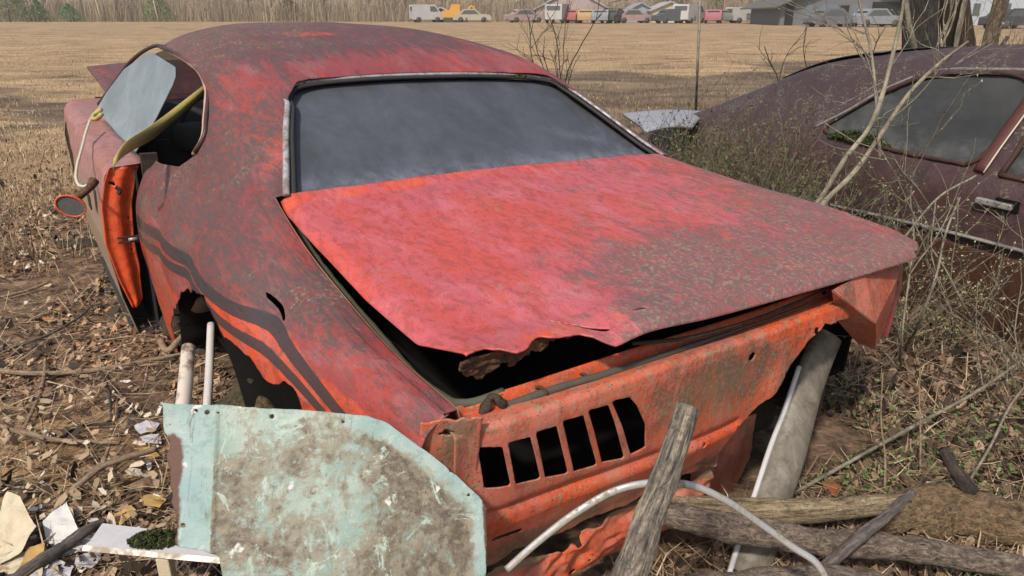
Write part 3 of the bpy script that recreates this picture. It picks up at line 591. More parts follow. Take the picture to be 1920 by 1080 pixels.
hd=sheet('hood',hood,np.linspace(0,1,30),np.linspace(-1,1,30),M_body,wreck,None,dict(stripe=lambda P:0*P[...,0],algae=lambda P:.1+0*P[...,0],fresh=lambda P:0*P[...,0],grime=lambda P:0*P[...,0]),.012)
tag(hd,'sprung hood, its corner sticking up')
b=MB(); b.box((0,4.72,-.25),(.78,.012,.22)); b.box((0,3.40,.035),(.80,.06,.006)); b.build('front_panel',M_rustd,wreck)
# left door, ajar
door=empty('door'); door.parent=wreck; HX,HS=-1.010,3.32; door.location=(HX,HS,0); door.rotation_euler=(0,0,0)
def dr(h): return h
def doorf(S,T):
    s=np.repeat(S[:,None],len(T),1); t=np.repeat(T[None,:],len(S),0)
    a=-lerp([0,.2,.45,.72,.86,.93,1.0],[-.02,.02,.045,.035,.012,-.01,-.135],t)+.0; z=lerp([0,.2,.45,.72,.86,.93,1.0],[-.70,-.52,-.30,-.12,-.02,.012,.022],t)
    a=a+.012*fbm(s*3,z*4,0,3,61)-.018*np.exp(-((s+.35)/.12)**2)*np.exp(-((z+.15)/.15)**2)
    return np.stack([a,s,z],-1)
DK=dict(stripe=lambda P:0*P[...,0],algae=lambda P:.1*bl(P[...,1],-.9,.3)+0*P[...,0],fresh=lambda P:.1*(P[...,2]<-.2),grime=lambda P:.75*np.clip((.0-P[...,2])/.22,0,1)+.12)
sk=sheet('door_skin',doorf,np.linspace(-1.13,-.02,70),np.linspace(0,1,60),M_door,door,None,DK,.003,-1,flip=True)
def jamb(S,X):
    s=np.repeat(S[:,None],len(X),1); x=np.repeat(X[None,:],len(S),0); w=lerp([0,.08,.3,.5,.85,1],[.01,.05,.09,.105,.112,.11],s)
    z=-.590+.60*s; ao=-lerp([0,.25,.5,.75,.9,1.],[-.02,.02,.045,.038,.016,-.008],s); return np.stack([ao+w*x,-1.13+.018*x+.006*np.sin(x*9),z],-1)
jb=sheet('door_edge',jamb,np.linspace(.03,1,60),np.linspace(0,1,24),M_fresh,door,lambda P:np.minimum(np.minimum(np.hypot(P[...,0]-.045,(P[...,2]+.33)*1.)-.006,np.hypot(P[...,0]-.05,P[...,2]+.20)-.006),linedist(P[...,0],P[...,2],[(-.0,-.045),(.02,-.055)])-.006),dict(stripe=lambda P:0*P[...,0],algae=lambda P:0*P[...,0],fresh=lambda P:.25+0*P[...,0],grime=lambda P:.12+.5*bl(P[...,2],-.66,.06)+.35*bl(P[...,0],.11,.02)),.006,0)
tag(jb,'bright orange rear edge of the open door')
for z_ in (-.265,-.285): b=MB(); b.box((.04,-1.146,z_),(.042,.004,.003)); b.build('latch_slot',M_rustd,jb)
b=MB(); b.tube([(.02,-1.146,-.062),(.035,-1.148,-.075),(.025,-1.146,-.09)],.008,n=7,seg=6,rough=.5); b.build('latch',M_rustd,jb)
b=MB(); b.tube([(.035,-1.15,-.275),(.07,-1.148,-.275)],.008,seg=6); b.build('striker',M_chrome,jb,True)
b=MB(); b.box((.10,-.58,-.34),(.004,.54,.34)); b.box((.055,-.58,-.02),(.03,.52,.006)); b.box((.05,-.58,-.685),(.05,.54,.006)); b.build('door_inner',M_dash,door)
def dg(S,X):
    s=np.repeat(S[:,None],len(X),1); x=np.repeat(X[None,:],len(S),0); y=-1.15+1.75*x; z=-.01+.41*s
    return np.stack([.135+.46*z+.05*z*z-.03*np.clip(y,-1,0)*0,y,z],-1)
def dgcut(P):
    y,z=P[...,1],P[...,2]; return -(polysdf(y,z,[(-.86,.0),(-1.02,.17),(-1.085,.30),(-1.08,.335),(-1.02,.364),(-.50,.380),(-.36,.366),(.04,.262),(.30,.12),(.43,.02),(.45,-.005)])-.004)
sheet('door_window',dg,np.linspace(0,1,60),np.linspace(0,1,100),M_doorglass,door,dgcut,dict(edge=lambda P:.25*bl(P[...,2],.0,.12)),.005,0,flip=True)
b=MB(); b.box((-.058,-.92,-.105),(.006,.045,.012)); b.tube([(-.062,-.965,-.100),(-.078,-.93,-.100),(-.078,-.885,-.102),(-.062,-.86,-.104)],.008,seg=7,n=12); b.build('door_handle',M_chrome,door,True)
b=MB(); b.box((-.060,-.92,-.16),(.003,.04,.03)); b.build('handle_recess',M_blackrub,door,bevel=.01)
# door mirror hanging by its cable, and the strap and cord
mp=cs(132,387,0,-1.16); 
def ell(c,rx,ry,rz,n=14,m=10,f=1.,cut=1.):
    V=[];
    for i in range(m+1):
        t=i/m*math.pi*cut
        for k in range(n):
            q=2*math.pi*k/n; V.append((c[0]+rx*math.sin(t)*math.cos(q),c[1]-ry*math.cos(t),c[2]+rz*math.sin(t)*math.sin(q)))
    return V,[[i*n+k,i*n+(k+1)%n,(i+1)*n+(k+1)%n,(i+1)*n+k] for i in range(m) for k in range(n)]
b=MB(); V,Fc=ell((0,0,0),.050,.06,.038,20,8,cut=.5); V=[(v[0],-v[1],v[2]) for v in V]; M3=rot(0,.5,-.25); b.add([M3@np.array(v)+mp for v in V],Fc)
mir=b.build('side_mirror',M_freshd,wreck,True,solid=.005); 
b=MB(); b.add([M3@np.array((.046*math.cos(q),-.0+.004,.034*math.sin(q)))+mp for q in np.linspace(0,6.283,24,endpoint=False)],[list(range(24))]); b.build('mirror_glass',plain('dull_mirror',(.09,.095,.10),.35,.5,20),mir)
b=MB(); b.tube([mp+np.array([.03,.05,.02]),mp+np.array([.07,.04,.05]),mp+np.array([.09,.06,.07])],[.016,.012,.018],n=8,seg=8); b.build('mirror_foot',M_rust,mir,True)
tube('mirror_cable',[mp+np.array([.08,.05,.06]),cs(152,350,0,-1.11),cs(158,260,0,-1.03),cs(170,222,0,-.97)],.006,M_white,wreck,n=20,seg=6)
q0=cs(388,163,0,-.60); q1=cs(300,236,0,-.82); q2=cs(215,303,0,-1.03)
def ribbon(pts,w,n=24,side=(0,0,1)):
    P=smoothpath(pts,n); W=np.interp(np.linspace(0,1,n),np.linspace(0,1,len(w)),w); u=np.array(side,float); V=[]
    for i in range(n): V+= [P[i]+u*W[i],P[i]-u*W[i]]
    return V,[[2*i,2*i+1,2*i+3,2*i+2] for i in range(n-1)]
V,Fc=ribbon([q0+[.06,.1,.02],q0,q1,q2,q2+np.array([.0,.06,-.05])],[.012,.022,.028,.022,.008],30,(.15,.30,.92)); 
mesh('strap',V,Fc,M_strap,wreck,solid=.003)
b=MB(); b.tube([cs(190,215,0,-.99),cs(183,222,0,-1.0),cs(180,212,0,-.98),cs(190,205,0,-.96)],.009,n=14,seg=6,rough=.3); b.build('strap_knot',M_strap,wreck,True)
# rocker behind the door opening, black sill pieces lying there
b=MB(); b.tube([(-.86,2.05,-.66),(-.87,2.6,-.67),(-.88,3.3,-.66)],.05,n=24,seg=8,rough=.3,flat=.8); b.build('rocker_sill',M_rustd,wreck,True)
b=MB(); b.box((-.86,2.17,-.28),(.03,.012,.34)); b.build('door_jamb',M_rustd,wreck)

# ------------------------------------------------------------------ ground
ys=np.r_[np.linspace(.2,4,150),np.linspace(4.05,12,80),np.geomspace(12.3,150,60),np.linspace(160,700,16)]
xs0=np.r_[0,np.geomspace(.03,1,20)*1.0,np.linspace(1.03,4,90),np.linspace(4.1,9,30),np.geomspace(9.5,420,40)]
xs=np.r_[-xs0[::-1],xs0[1:]]
m=Nt('ground_soil',.95)
vl=m.vec((.5,.9,1)); vb=m.vec((.05,.16,.1))
n1=m.noise(.9,8,.68,.8,vl); n2=m.noise(14,8,.7,.4); n3=m.noise(55,5,.7); nb=m.noise(1.,5,.6,.5,vb); pat=m.noise(3.2,6,.65,.8)
near=m.attr('near'); straw=m.attr('straw')
soil=m.ramp(n2,[(.34,(.026,.015,.010)),(.45,(.085,.050,.031)),(.55,(.19,.12,.075)),(.68,(.33,.23,.155))])
sandy=m.ramp(n2,[(.3,(.10,.060,.032)),(.47,(.30,.18,.085)),(.66,(.50,.34,.18))])
soil=m.mix(m.op('MULTIPLY',m.ss(m.op('ADD',pat,m.attr('sand')),.56,.80),.8),soil,sandy)
dry=m.ramp(m.op('ADD',m.op('MULTIPLY',n1,.55),m.op('MULTIPLY',n3,.45)),[(.36,(.12,.080,.046)),(.46,(.28,.19,.105)),(.55,(.43,.30,.17)),(.68,(.58,.43,.27))])
scrub_shade=m.ramp(m.op('ADD',m.op('MULTIPLY',n1,.5),m.op('MULTIPLY',n3,.5)),[(.36,(.035,.024,.016)),(.46,(.11,.075,.048)),(.54,(.21,.15,.095)),(.66,(.38,.28,.17))])  # scrubby litter tones, darkened to carry the strip's tree shade
c=m.mix(m.ss(m.op('ADD',straw,m.op('ADD',m.op('MULTIPLY',m.op('SUBTRACT',nb,.5),2.0),m.op('MULTIPLY',m.op('SUBTRACT',n1,.5),1.3))),.30,.72),scrub_shade,dry)
c=m.mix(m.ss(m.op('ADD',near,m.op('MULTIPLY',m.op('SUBTRACT',pat,.5),.35)),.35,.65),c,soil)
m.color(c); m.bump(m.op('ADD',n2,m.op('MULTIPLY',n3,.5)),.02,1.)
M_ground=m.m
XX,YY=np.meshgrid(xs,np.r_[-4,-1,ys]); ZZ=gz(XX,YY)
nX=len(xs); nY=len(ys)+2
def straw_at(x,y):      # where the bleached straw of the field grows, as against the scrubby strip with tree shade painted in
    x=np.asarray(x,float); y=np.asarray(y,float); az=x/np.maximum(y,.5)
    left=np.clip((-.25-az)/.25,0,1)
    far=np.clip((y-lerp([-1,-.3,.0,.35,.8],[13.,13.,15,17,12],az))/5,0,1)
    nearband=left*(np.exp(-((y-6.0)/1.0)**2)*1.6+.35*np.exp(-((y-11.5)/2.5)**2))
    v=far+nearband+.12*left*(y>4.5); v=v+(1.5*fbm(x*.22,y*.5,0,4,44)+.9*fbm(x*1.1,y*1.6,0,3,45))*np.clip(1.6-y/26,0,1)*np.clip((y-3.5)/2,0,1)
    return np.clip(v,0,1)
def near_at(x,y): 
    az=x/np.maximum(y,.5); lim=lerp([-1,-.45,0,.4,1],[5.0,5.2,6.5,7,6],az); return np.clip((lim-y)/1.2+.5,0,1)
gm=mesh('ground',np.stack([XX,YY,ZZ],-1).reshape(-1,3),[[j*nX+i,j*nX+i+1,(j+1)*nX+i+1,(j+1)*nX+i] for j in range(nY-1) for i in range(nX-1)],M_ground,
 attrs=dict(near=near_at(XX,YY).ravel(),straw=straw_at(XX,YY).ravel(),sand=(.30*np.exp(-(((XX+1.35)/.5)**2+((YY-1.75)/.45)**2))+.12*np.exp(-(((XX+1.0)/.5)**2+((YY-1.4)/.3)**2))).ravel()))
tag(gm,kind='structure')

def scatter(name,n,pos,shapes,mat,kind='stuff',size=(.02,.05),seed=1,tilt=.5,lift=.004,curl=.3):
    """n leaf-like faces on the ground in one mesh; pos(q,n)->xy; point attribute 'rnd' varies colour"""
    q=np.random.default_rng(seed); xy=pos(q,n); n=len(xy)
    sh=[np.array(s,float) for s in shapes]; k=len(sh[0]); S=np.stack(sh)[q.integers(0,len(sh),n)]           # n,k,2
    sz=q.uniform(*size,n); P=np.concatenate([S*sz[:,None,None],(curl*(S[...,0:1]**2)-.0)*sz[:,None,None]*q.uniform(-.6,1.4,n)[:,None,None]],-1)
    yaw=q.uniform(0,2*np.pi,n); tx=q.normal(0,tilt,n); ty=q.normal(0,tilt,n)
    def rx(P,a,i,j):
        c=np.cos(a)[:,None]; s=np.sin(a)[:,None]; o=P.copy(); o[...,i]=c*P[...,i]-s*P[...,j]; o[...,j]=s*P[...,i]+c*P[...,j]; return o
    P=rx(P,tx,1,2); P=rx(P,ty,0,2); P=rx(P,yaw,0,1)
    z=gz(xy[:,0],xy[:,1])-P[...,2].min(1)*.6+q.uniform(0,lift*2,n)
    P[...,0]+=xy[:,0:1]; P[...,1]+=xy[:,1:2]; P[...,2]+=z[:,None]
    me=bpy.data.meshes.new(name); V=P.reshape(-1,3); me.vertices.add(len(V)); me.vertices.foreach_set('co',V.ravel().astype(np.float32))
    me.loops.add(n*k); me.loops.foreach_set('vertex_index',np.arange(n*k,dtype=np.int32)); me.polygons.add(n)
    me.polygons.foreach_set('loop_start',np.arange(0,n*k,k,dtype=np.int32)); me.update(); me.validate()
    a=me.attributes.new('rnd','FLOAT','POINT'); a.data.foreach_set('value',np.repeat(q.uniform(0,1,n),k).astype(np.float32))
    me.materials.append(mat); o=bpy.data.objects.new(name,me); link(o); o['kind']=kind; return o
def leafmat(name,stops,rough=.75):
    m=Nt(name,rough); c=m.ramp(m.attr('rnd'),stops); n=m.noise(60,3,.6); c=m.mix(m.op('MULTIPLY',m.ss(n,.4,.7),.4),c,tuple(q*.5 for q in stops[1][1])); m.color(c); return m.m
LEAF=[[(-1,0),(-.6,.35),(0,.45),(.6,.3),(1,0),(.55,-.33),(0,-.42),(-.6,-.3)],
      [(-1,0),(-.55,.6),(-.2,.25),(.3,.6),(1,.1),(.4,-.2),(.1,-.6),(-.5,-.3)],
      [(-1,.1),(-.4,.2),(0,.7),(.3,.25),(1,0),(.3,-.3),(-.1,-.65),(-.4,-.2)]]
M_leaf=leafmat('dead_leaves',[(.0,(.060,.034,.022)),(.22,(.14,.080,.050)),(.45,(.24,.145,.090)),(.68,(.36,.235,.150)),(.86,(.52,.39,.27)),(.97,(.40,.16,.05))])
def fan(q,n,y0,y1,a0,a1,p=1.):
    y=y0*(y1/y0)**(q.uniform(0,1,n)**p); a=q.uniform(a0,a1,n); return np.stack([a*y,y],-1)
def notcar(xy):
    d=np.stack([xy[:,0]-CA[0],xy[:,1]-CA[1]],-1); a=d@CR[:2]; s=d@CF[:2]; return xy[~((np.abs(a)<.80)&(s>.02)&(s<4.7))]
def clumpy(xy,q,sc_=2.5,th=-.02,sd=4): 
    w=fbm(xy[:,0]*sc_,xy[:,1]*sc_,0,3,sd); return xy[w+q.normal(0,.06,len(xy))>th]
scatter('leaf_litter',34000,lambda q,n: clumpy(notcar(fan(q,n,1.15,8,-1.05,-.05,1.)),q,2.2,-.03),LEAF,M_leaf,size=(.007,.024),seed=3,tilt=.45)
scatter('leaf_litter',32000,lambda q,n: clumpy(notcar(fan(q,n,1.2,7,.0,1.1,1.)),q,2.2,-.16,9),LEAF,leafmat('shaded_leaves',[(0,(.032,.02,.014)),(.25,(.075,.045,.032)),(.5,(.14,.085,.058)),(.75,(.24,.155,.105)),(.95,(.36,.25,.17))]),size=(.010,.028),seed=4,tilt=.6)  # darker copy of the dead leaves, shade put into its colour
# twiggy chaff and dry stalks
STALK=[[(-1,-.02),(1,-.012),(1,.012),(-1,.02)],[(-1,-.02),(0,.05),(1,.012),(0,.09)],[(-1,0),(0,-.05),(1,.0),(0,-.02)]]
M_chaff=leafmat('dry_stalks',[(0,(.10,.065,.04)),(.3,(.22,.15,.09)),(.6,(.36,.26,.16)),(.85,(.50,.39,.26)),(1,(.60,.5,.36))])
scatter('dry_chaff',24000,lambda q,n: notcar(fan(q,n,1.15,9,-1.1,1.1,1.)),STALK,M_chaff,size=(.03,.10),seed=6,tilt=.22,curl=.1,lift=.012)
CHIP=[[(-1,-.25),(-.7,.3),(.6,.35),(1,-.1),(.3,-.35)],[(-.8,-.4),(-.9,.4),(.2,.5),(.9,.1),(.4,-.5)]]
scatter('wood_chips',3800,lambda q,n: clumpy(notcar(fan(q,n,1.2,5,-1.05,-.15)),q,1.7,.0,66),CHIP,leafmat('pale_chips',[(0,(.20,.13,.08)),(.4,(.38,.28,.18)),(.75,(.52,.44,.33)),(.95,(.62,.60,.58))]),size=(.008,.024),seed=14,tilt=.5,lift=.02)
scatter('clods',5000,lambda q,n: clumpy(notcar(fan(q,n,1.2,6,-1.05,1.0)),q,2.6,.02,71),CHIP,leafmat('dark_clods',[(0,(.015,.010,.008)),(.5,(.045,.028,.018)),(1,(.11,.07,.045))]),size=(.012,.035),seed=15,tilt=.9,lift=.012)
def blades(name,xy,h,w,mat,seed=0,lean=.5,seg=2):
    q=np.random.default_rng(seed); n=len(xy); H=q.uniform(.4,1,n)*h; Wd=q.uniform(.6,1.2,n)*w; az=q.uniform(0,6.283,n); l=q.uniform(.1,1,n)*lean*H; a2=q.uniform(0,6.283,n)
    base=np.stack([xy[:,0],xy[:,1],gz(xy[:,0],xy[:,1])-.01],-1); sx=np.stack([np.cos(a2),np.sin(a2),0*a2],-1)*Wd[:,None]/2; dx=np.stack([np.cos(az),np.sin(az),0*az],-1)
    mid=base+dx*(l*.35)[:,None]+np.array([0,0,1])*(H*.6)[:,None]; tip=base+dx*l[:,None]+np.array([0,0,1])*(H*(1-.3*lean))[:,None]
    P=np.stack([base-sx,base+sx,mid+sx*.7,tip,mid-sx*.7],1); k=5
    me=bpy.data.meshes.new(name); V=P.reshape(-1,3); me.vertices.add(len(V)); me.vertices.foreach_set('co',V.ravel().astype(np.float32))
    li=(np.arange(n)[:,None]*5+np.array([[0,1,2,4,2,3,4]])).ravel(); me.loops.add(n*7); me.loops.foreach_set('vertex_index',li.astype(np.int32)); me.polygons.add(n*2); me.polygons.foreach_set('loop_start',(np.arange(n)[:,None]*7+np.array([[0,4]])).ravel().astype(np.int32)); me.update(); me.validate()
    a=me.attributes.new('rnd','FLOAT','POINT'); a.data.foreach_set('value',np.repeat(q.uniform(0,1,n),k).astype(np.float32)); me.materials.append(mat)
    o=bpy.data.objects.new(name,me); link(o); o['kind']='stuff'; return o
q=np.random.default_rng(21)
xy=fan(q,170000,4.5,60,-.95,.95,.85); xy=xy[(q.uniform(0,1,len(xy))<.12+.88*straw_at(xy[:,0],xy[:,1]))]; xy=clumpy(xy,q,1.2,-.12)
blades('dry_grass',xy,.10,.009,leafmat('straw',[(0,(.16,.11,.065)),(.3,(.30,.21,.12)),(.6,(.44,.32,.19)),(.9,(.58,.45,.30))]),5,1.6)
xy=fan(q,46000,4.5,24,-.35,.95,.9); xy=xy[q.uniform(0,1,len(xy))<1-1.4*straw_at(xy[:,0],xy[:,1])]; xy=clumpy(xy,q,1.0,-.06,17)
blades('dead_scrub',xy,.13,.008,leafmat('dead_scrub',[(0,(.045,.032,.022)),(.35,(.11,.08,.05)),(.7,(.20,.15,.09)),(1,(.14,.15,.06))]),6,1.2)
xy=clumpy(notcar(fan(q,12000,1.3,5.5,.25,1.05)),q,2.0,.02,31)
scatter('green_ground_cover',len(xy),lambda q,n: xy[:n],LEAF,leafmat('green_leaflets',[(0,(.035,.055,.018)),(.4,(.075,.115,.035)),(.8,(.13,.18,.06)),(1,(.20,.24,.10))]),size=(.005,.013),seed=8,tilt=.6,lift=.02)
xy=clumpy(fan(q,16000,1.3,6,.25,1.05),q,2.0,.0,44); blades('green_grass',notcar(xy),.07,.004,leafmat('green_blades',[(0,(.05,.07,.025)),(.5,(.10,.13,.045)),(1,(.28,.25,.13))]),9,1.2)
xy=clumpy(fan(q,4500,1.3,6.5,.2,1.05),q,1.6,-.05,41); blades('dry_grass',notcar(xy),.13,.004,M_chaff,19,1.8)
xy=clumpy(fan(q,2500,3.5,8,-.95,-.5),q,1.5,-.05,48); blades('dry_grass',xy,.22,.006,M_chaff,12,.8)
# hillside beyond the field and the thicket at its foot
hy=np.linspace(105,600,26); hx=np.linspace(-420,420,60); HX2,HY2=np.meshgrid(hx,hy); HZ=gz(HX2,HY2)-.4+np.clip(HY2-112,0,500)*.16*(1+.3*fbm(HX2*.01,HY2*.01,0,3,2))+2*fbm(HX2*.03,HY2*.03,0,3,7)*np.clip((HY2-110)/30,0,1)
m=Nt('bare_woodland_hillside',1.); n=m.noise(.35,9,.7,.5); n2=m.noise(2.5,6,.7); m.color(m.mix(m.ss(n2,.4,.7),m.ramp(n,[(.3,(.20,.15,.10)),(.5,(.36,.26,.175)),(.7,(.50,.37,.25))]),(.27,.20,.15))).bump(n2,.3)
ho=mesh('hillside',np.stack([HX2,HY2,HZ],-1).reshape(-1,3),[[j*60+i,j*60+i+1,(j+1)*60+i+1,(j+1)*60+i] for j in range(25) for i in range(59)],m.m); tag(ho,kind='structure')

# ------------------------------------------------------------------ the second car, maroon, nose to the right of the photo
SX=np.array([-.39,.92,0]); SX/=np.linalg.norm(SX); NX=np.array([SX[1],-SX[0],0])
RP=np.array([2.03,2.68,0.0])
sedan=empty('derelict_sedan')
# local axes: x into the car (away from us), y towards its tail, z up
sedan.matrix_world=Matrix(((NX[0],SX[0],0,RP[0]),(NX[1],SX[1],0,RP[1]),(0,0,1,0),(0,0,0,1)))
tag(sedan,'dull maroon derelict sedan behind the bushes, chrome strip along its side, dark dusty windows','car')
M_mar=faded_paint('maroon_paint',orange=(.060,.022,.018),chalk=(.075,.040,.041),algae=(.028,.018,.022),a_amt=.74,lichen=.35,dirtc=(.05,.035,.025),rough=.42)
M_marlow=faded_paint('brown_rusty_paint',orange=(.055,.020,.014),chalk=(.07,.028,.018),algae=(.022,.014,.010),a_amt=.5,lichen=.1,rough=.55,dirtc=(.05,.032,.02))
Z0=dict(stripe=lambda P:0*P[...,0],algae=lambda P:0*P[...,0],fresh=lambda P:0*P[...,0],grime=lambda P:.25*(P[...,2]<.3)+0*P[...,0])
# sections at y (towards tail): (x,z) from sill over the roof to the centre line
RS={-1.9:[(.06,-.10),(.02,.10),(.0,.32),(.0,.52),(.03,.62),(.08,.655),(.20,.67),(.35,.68),(.6,.69),(.85,.69)],
 -1.0:[(.06,-.10),(.02,.10),(.0,.32),(.0,.52),(.03,.62),(.06,.665),(.22,.88),(.36,1.06),(.6,1.10),(.85,1.11)],
 -.3:[(.06,-.10),(.02,.10),(.0,.32),(.0,.52),(.03,.62),(.06,.665),(.17,.89),(.27,1.08),(.5,1.135),(.85,1.15)],
 .5:[(.06,-.10),(.02,.10),(.0,.32),(.0,.52),(.03,.63),(.06,.670),(.17,.88),(.27,1.07),(.5,1.125),(.85,1.145)],
 1.1:[(.06,-.10),(.02,.10),(.0,.32),(.0,.50),(.03,.63),(.07,.70),(.17,.87),(.28,1.035),(.5,1.09),(.85,1.11)],
 1.6:[(.06,-.10),(.03,.10),(.01,.32),(.02,.47),(.05,.58),(.09,.66),(.18,.81),(.31,.97),(.5,1.02),(.85,1.04)],
 2.1:[(.08,-.08),(.05,.10),(.03,.30),(.05,.44),(.08,.53),(.13,.60),(.21,.71),(.33,.81),(.5,.845),(.85,.86)],
 2.7:[(.12,-.05),(.08,.10),(.06,.28),(.09,.40),(.12,.455),(.17,.50),(.24,.56),(.34,.61),(.5,.63),(.85,.64)],
 3.2:[(.20,.02),(.16,.12),(.15,.28),(.17,.36),(.20,.41),(.24,.435),(.30,.45),(.38,.46),(.5,.465),(.85,.47)]}
RK=sorted(RS); RA=np.array([RS[k] for k in RK],float)
def rsh(S,T):
    sec=crm(RK,RA,S); tt=np.where(T<=9,T,18-T); g=np.transpose(crm(range(10),np.transpose(sec,(1,0,2)),tt),(1,0,2))
    x=np.where(T<=9,g[...,0],1.70-g[...,0]); s=np.repeat(S[:,None],len(T),1); z=g[...,1]
    return np.stack([x+.008*fbm(s*2,z*3,0,2,4)*(T<5),s,z],-1)
W1=[(.40,.668),(.36,.70),(.31,.99),(.36,1.020),(.78,1.000),(.93,.945),(1.22,.715),(1.18,.695),(.8,.675)]
W2=[(.24,.655),(.17,1.0),(.12,1.025),(-.85,1.025),(-1.25,.70),(-1.22,.66)]
def rcut(P):
    x,y,z=P[...,0],P[...,1],P[...,2]; d=np.ones(x.shape); d=np.minimum(d,polysdf(y,z,W1)-.012); d=np.minimum(d,polysdf(y,z,W2)-.012)
    gap=np.abs(y-(.335-.0*z+.06*np.clip(.35-z,0,1)))-.0035; d=np.where((x<.2)&(z<.665)&(z>-.02),np.minimum(d,gap-.003),d)
    d=np.where((x<.5)&(y>1.2)&(y<2.3),np.minimum(d,np.hypot(y-1.62,z+.02)-.30),d)
    ws=(y<-1.02)&(z>.70); d=np.where(ws&(x>.2)&(x<1.5),-1,d)
    return d
sheet('body',rsh,np.linspace(-1.85,3.15,220),np.r_[np.linspace(0,9,130),np.linspace(9.1,18,70)],M_mar,sedan,rcut,dict(Z0,algae=lambda P:.25*(P[...,2]>.72)+.2*bl(P[...,1],2.2,.6),fresh=lambda P:-.1*(P[...,2]>.7)+0*P[...,0]),.004,-1,flip=True)
def lowp(S,T):
    s=np.repeat(S[:,None],len(T),1); t=np.repeat(T[None,:],len(S),0); return np.stack([-.006+.05*(1-t)**3+0*s+.004*fbm(s*3,t*3,0,2,3),s,-.12+.47*t],-1)
sheet('lower_panel',lowp,np.linspace(-1.85,1.25,50),np.linspace(0,1,30),M_marlow,sedan,lambda P:np.abs(P[...,1]-.345-.05*np.clip(.35-P[...,2],0,1))-.004,Z0,.003,-1,flip=True)
tube('chrome_strip',[(-.016,-1.85,.400),(-.018,-.5,.398),(-.018,.335,.392),(-.016,.8,.372),(-.008,1.25,.35),(.010,2.0,.33)],[.013]*6,M_chrome,sedan,n=40,seg=6,flat=.6)
def hs(y,z,dx=0): sec=crm(RK,RA,[y])[0]; return (float(np.interp(z,sec[4:8,1],sec[4:8,0]))+dx,y,z)
for W,nm in ((W1,'rear_side_window'),(W2,'front_side_window')):
    yy=[p[0] for p in W]
    def gf(S,T): 
        P=rsh(S,T); P[...,0]+=.018; return P
    sheet(nm,gf,np.linspace(min(yy)-.02,max(yy)+.02,60),np.linspace(4.6,7.9,40),M_darkglass,sedan,lambda P,W=W:-(polysdf(P[...,1],P[...,2],W)-.02),dict(edge=lambda P:.5*bl(P[...,2],.70,.05)+.25*bl(P[...,1],1.0,.12)),.004,-1,flip=True)
    tube('window_surround',[hs(y,z,-.003) for y,z in W]+[hs(*W[0],-.003)],.011,plain('red_rust_frame',(.050,.022,.018),.85,.7,40),sedan,n=90,seg=6,rough=.7,freq=60)
tube('drip_rail',[hs(1.30,.705,.0),hs(1.15,.80,-.006),hs(.98,.93,-.006),hs(.80,1.015,-.004),hs(.5,1.045,-.006),hs(-.3,1.055,-.008),hs(-.9,1.045,-.006)],.009,M_trim,sedan,n=60,seg=6)
b=MB(); pts=[hs(.30+dy,z,-.008) for z,dy in ((.655,.03),(.75,.02),(.87,.0),(1.02,-.025))]
b.tube(pts,.029,n=16,seg=6,flat=.4); b.build('door_pillar',plain('maroon_frame',(.085,.026,.024),.7,.6,30),sedan,True)
b=MB(); b.tube([(p[0]-.014,p[1]-.031,p[2]) for p in pts],.004,n=12,seg=5); b.build('pillar_trim',M_white,sedan,True)
b=MB(); b.box((-.022,.195,.553),(.011,.075,.013)); b.build('door_handle',M_chrome,sedan,bevel=.006)
b=MB(); b.box((-.002,.155,.553),(.004,.05,.024)); b.build('handle_recess',M_black,sedan,bevel=.01)
b=MB(); b.tube([(-.004,.17,.50),(.004,.17,.50)],.011,seg=12); b.build('door_lock',M_chrome,sedan,True)
b=MB(); b.box((.85,.5,.02),(.78,2.2,.01)); b.box((.85,1.2,.45),(.70,.01,.28)); b.box((.85,-1.4,.35),(.75,.01,.30)); b.build('floor_pan',M_black,sedan)
b=MB(); b.box((.45,.1,.35),(.22,.06,.32),rot(-.15,0,0)); b.build('seat',M_dash,sedan,bevel=.05); b=MB(); b.box((1.2,.1,.35),(.22,.06,.32),rot(-.15,0,0)); b.build('seat',M_dash,sedan,bevel=.05)
def rg(S,X):
    s=np.repeat(S[:,None],len(X),1); x=np.repeat(X[None,:],len(S),0); P=rsh(S,np.array([9.])); return np.stack([.85+.42*x+0*s,s+0*x,np.repeat(P[:,0,2:3],len(X),1)+.006-.02*x*x],-1)
sheet('rear_window',rg,np.linspace(1.25,1.95,12),np.linspace(-1,1,12),M_darkglass,sedan,None,dict(edge=lambda P:.3+0*P[...,0]),.004,-1)
clump('moss_patch',tuple(np.array(hs(.98,.70,-.01))+[0,0,-.015]),(.03,.19),.05,M_moss,sedan,1800,.009,4)
def tyre(y):
    b=MB(); b.tube([(.16+.0,y,.02+0.)]*1+[(.02,y,.02)],.30,seg=28); return b
b=MB(); b.tube([(.20,1.62,.02),(.05,1.62,.02)],.27,seg=28); b.build('wheel',M_rustd,sedan,True)
# loose pale panel seen past its tail
pl_=[dp(1168,212,5.2),dp(1330,209,5.6),dp(1300,232,4.6),dp(1210,240,4.4)]
c0=(pl_[0]+pl_[1]+pl_[2]+pl_[3])/4
b=MB(); 
def pf(S,X):
    s=S[:,None,None]; x=X[None,:,None]; P=(pl_[0]*(1-x)+pl_[1]*x)*(1-s)+(pl_[3]*(1-x)+pl_[2]*x)*s; P=P.copy(); P[...,2]+=.02*np.sin(np.pi*x[...,0])-.03*np.clip(s[...,0]-.8,0,1)*5*.6; return P
o=sheet('sheet_metal_panel',pf,np.linspace(0,1,12),np.linspace(0,1,12),plain('pale_bluish_metal',(.30,.31,.36),.45,.4,9,.1),None,None,None,.02,-1); tag(o,'pale bluish bent sheet metal panel lying between the two cars at the back','metal panel')

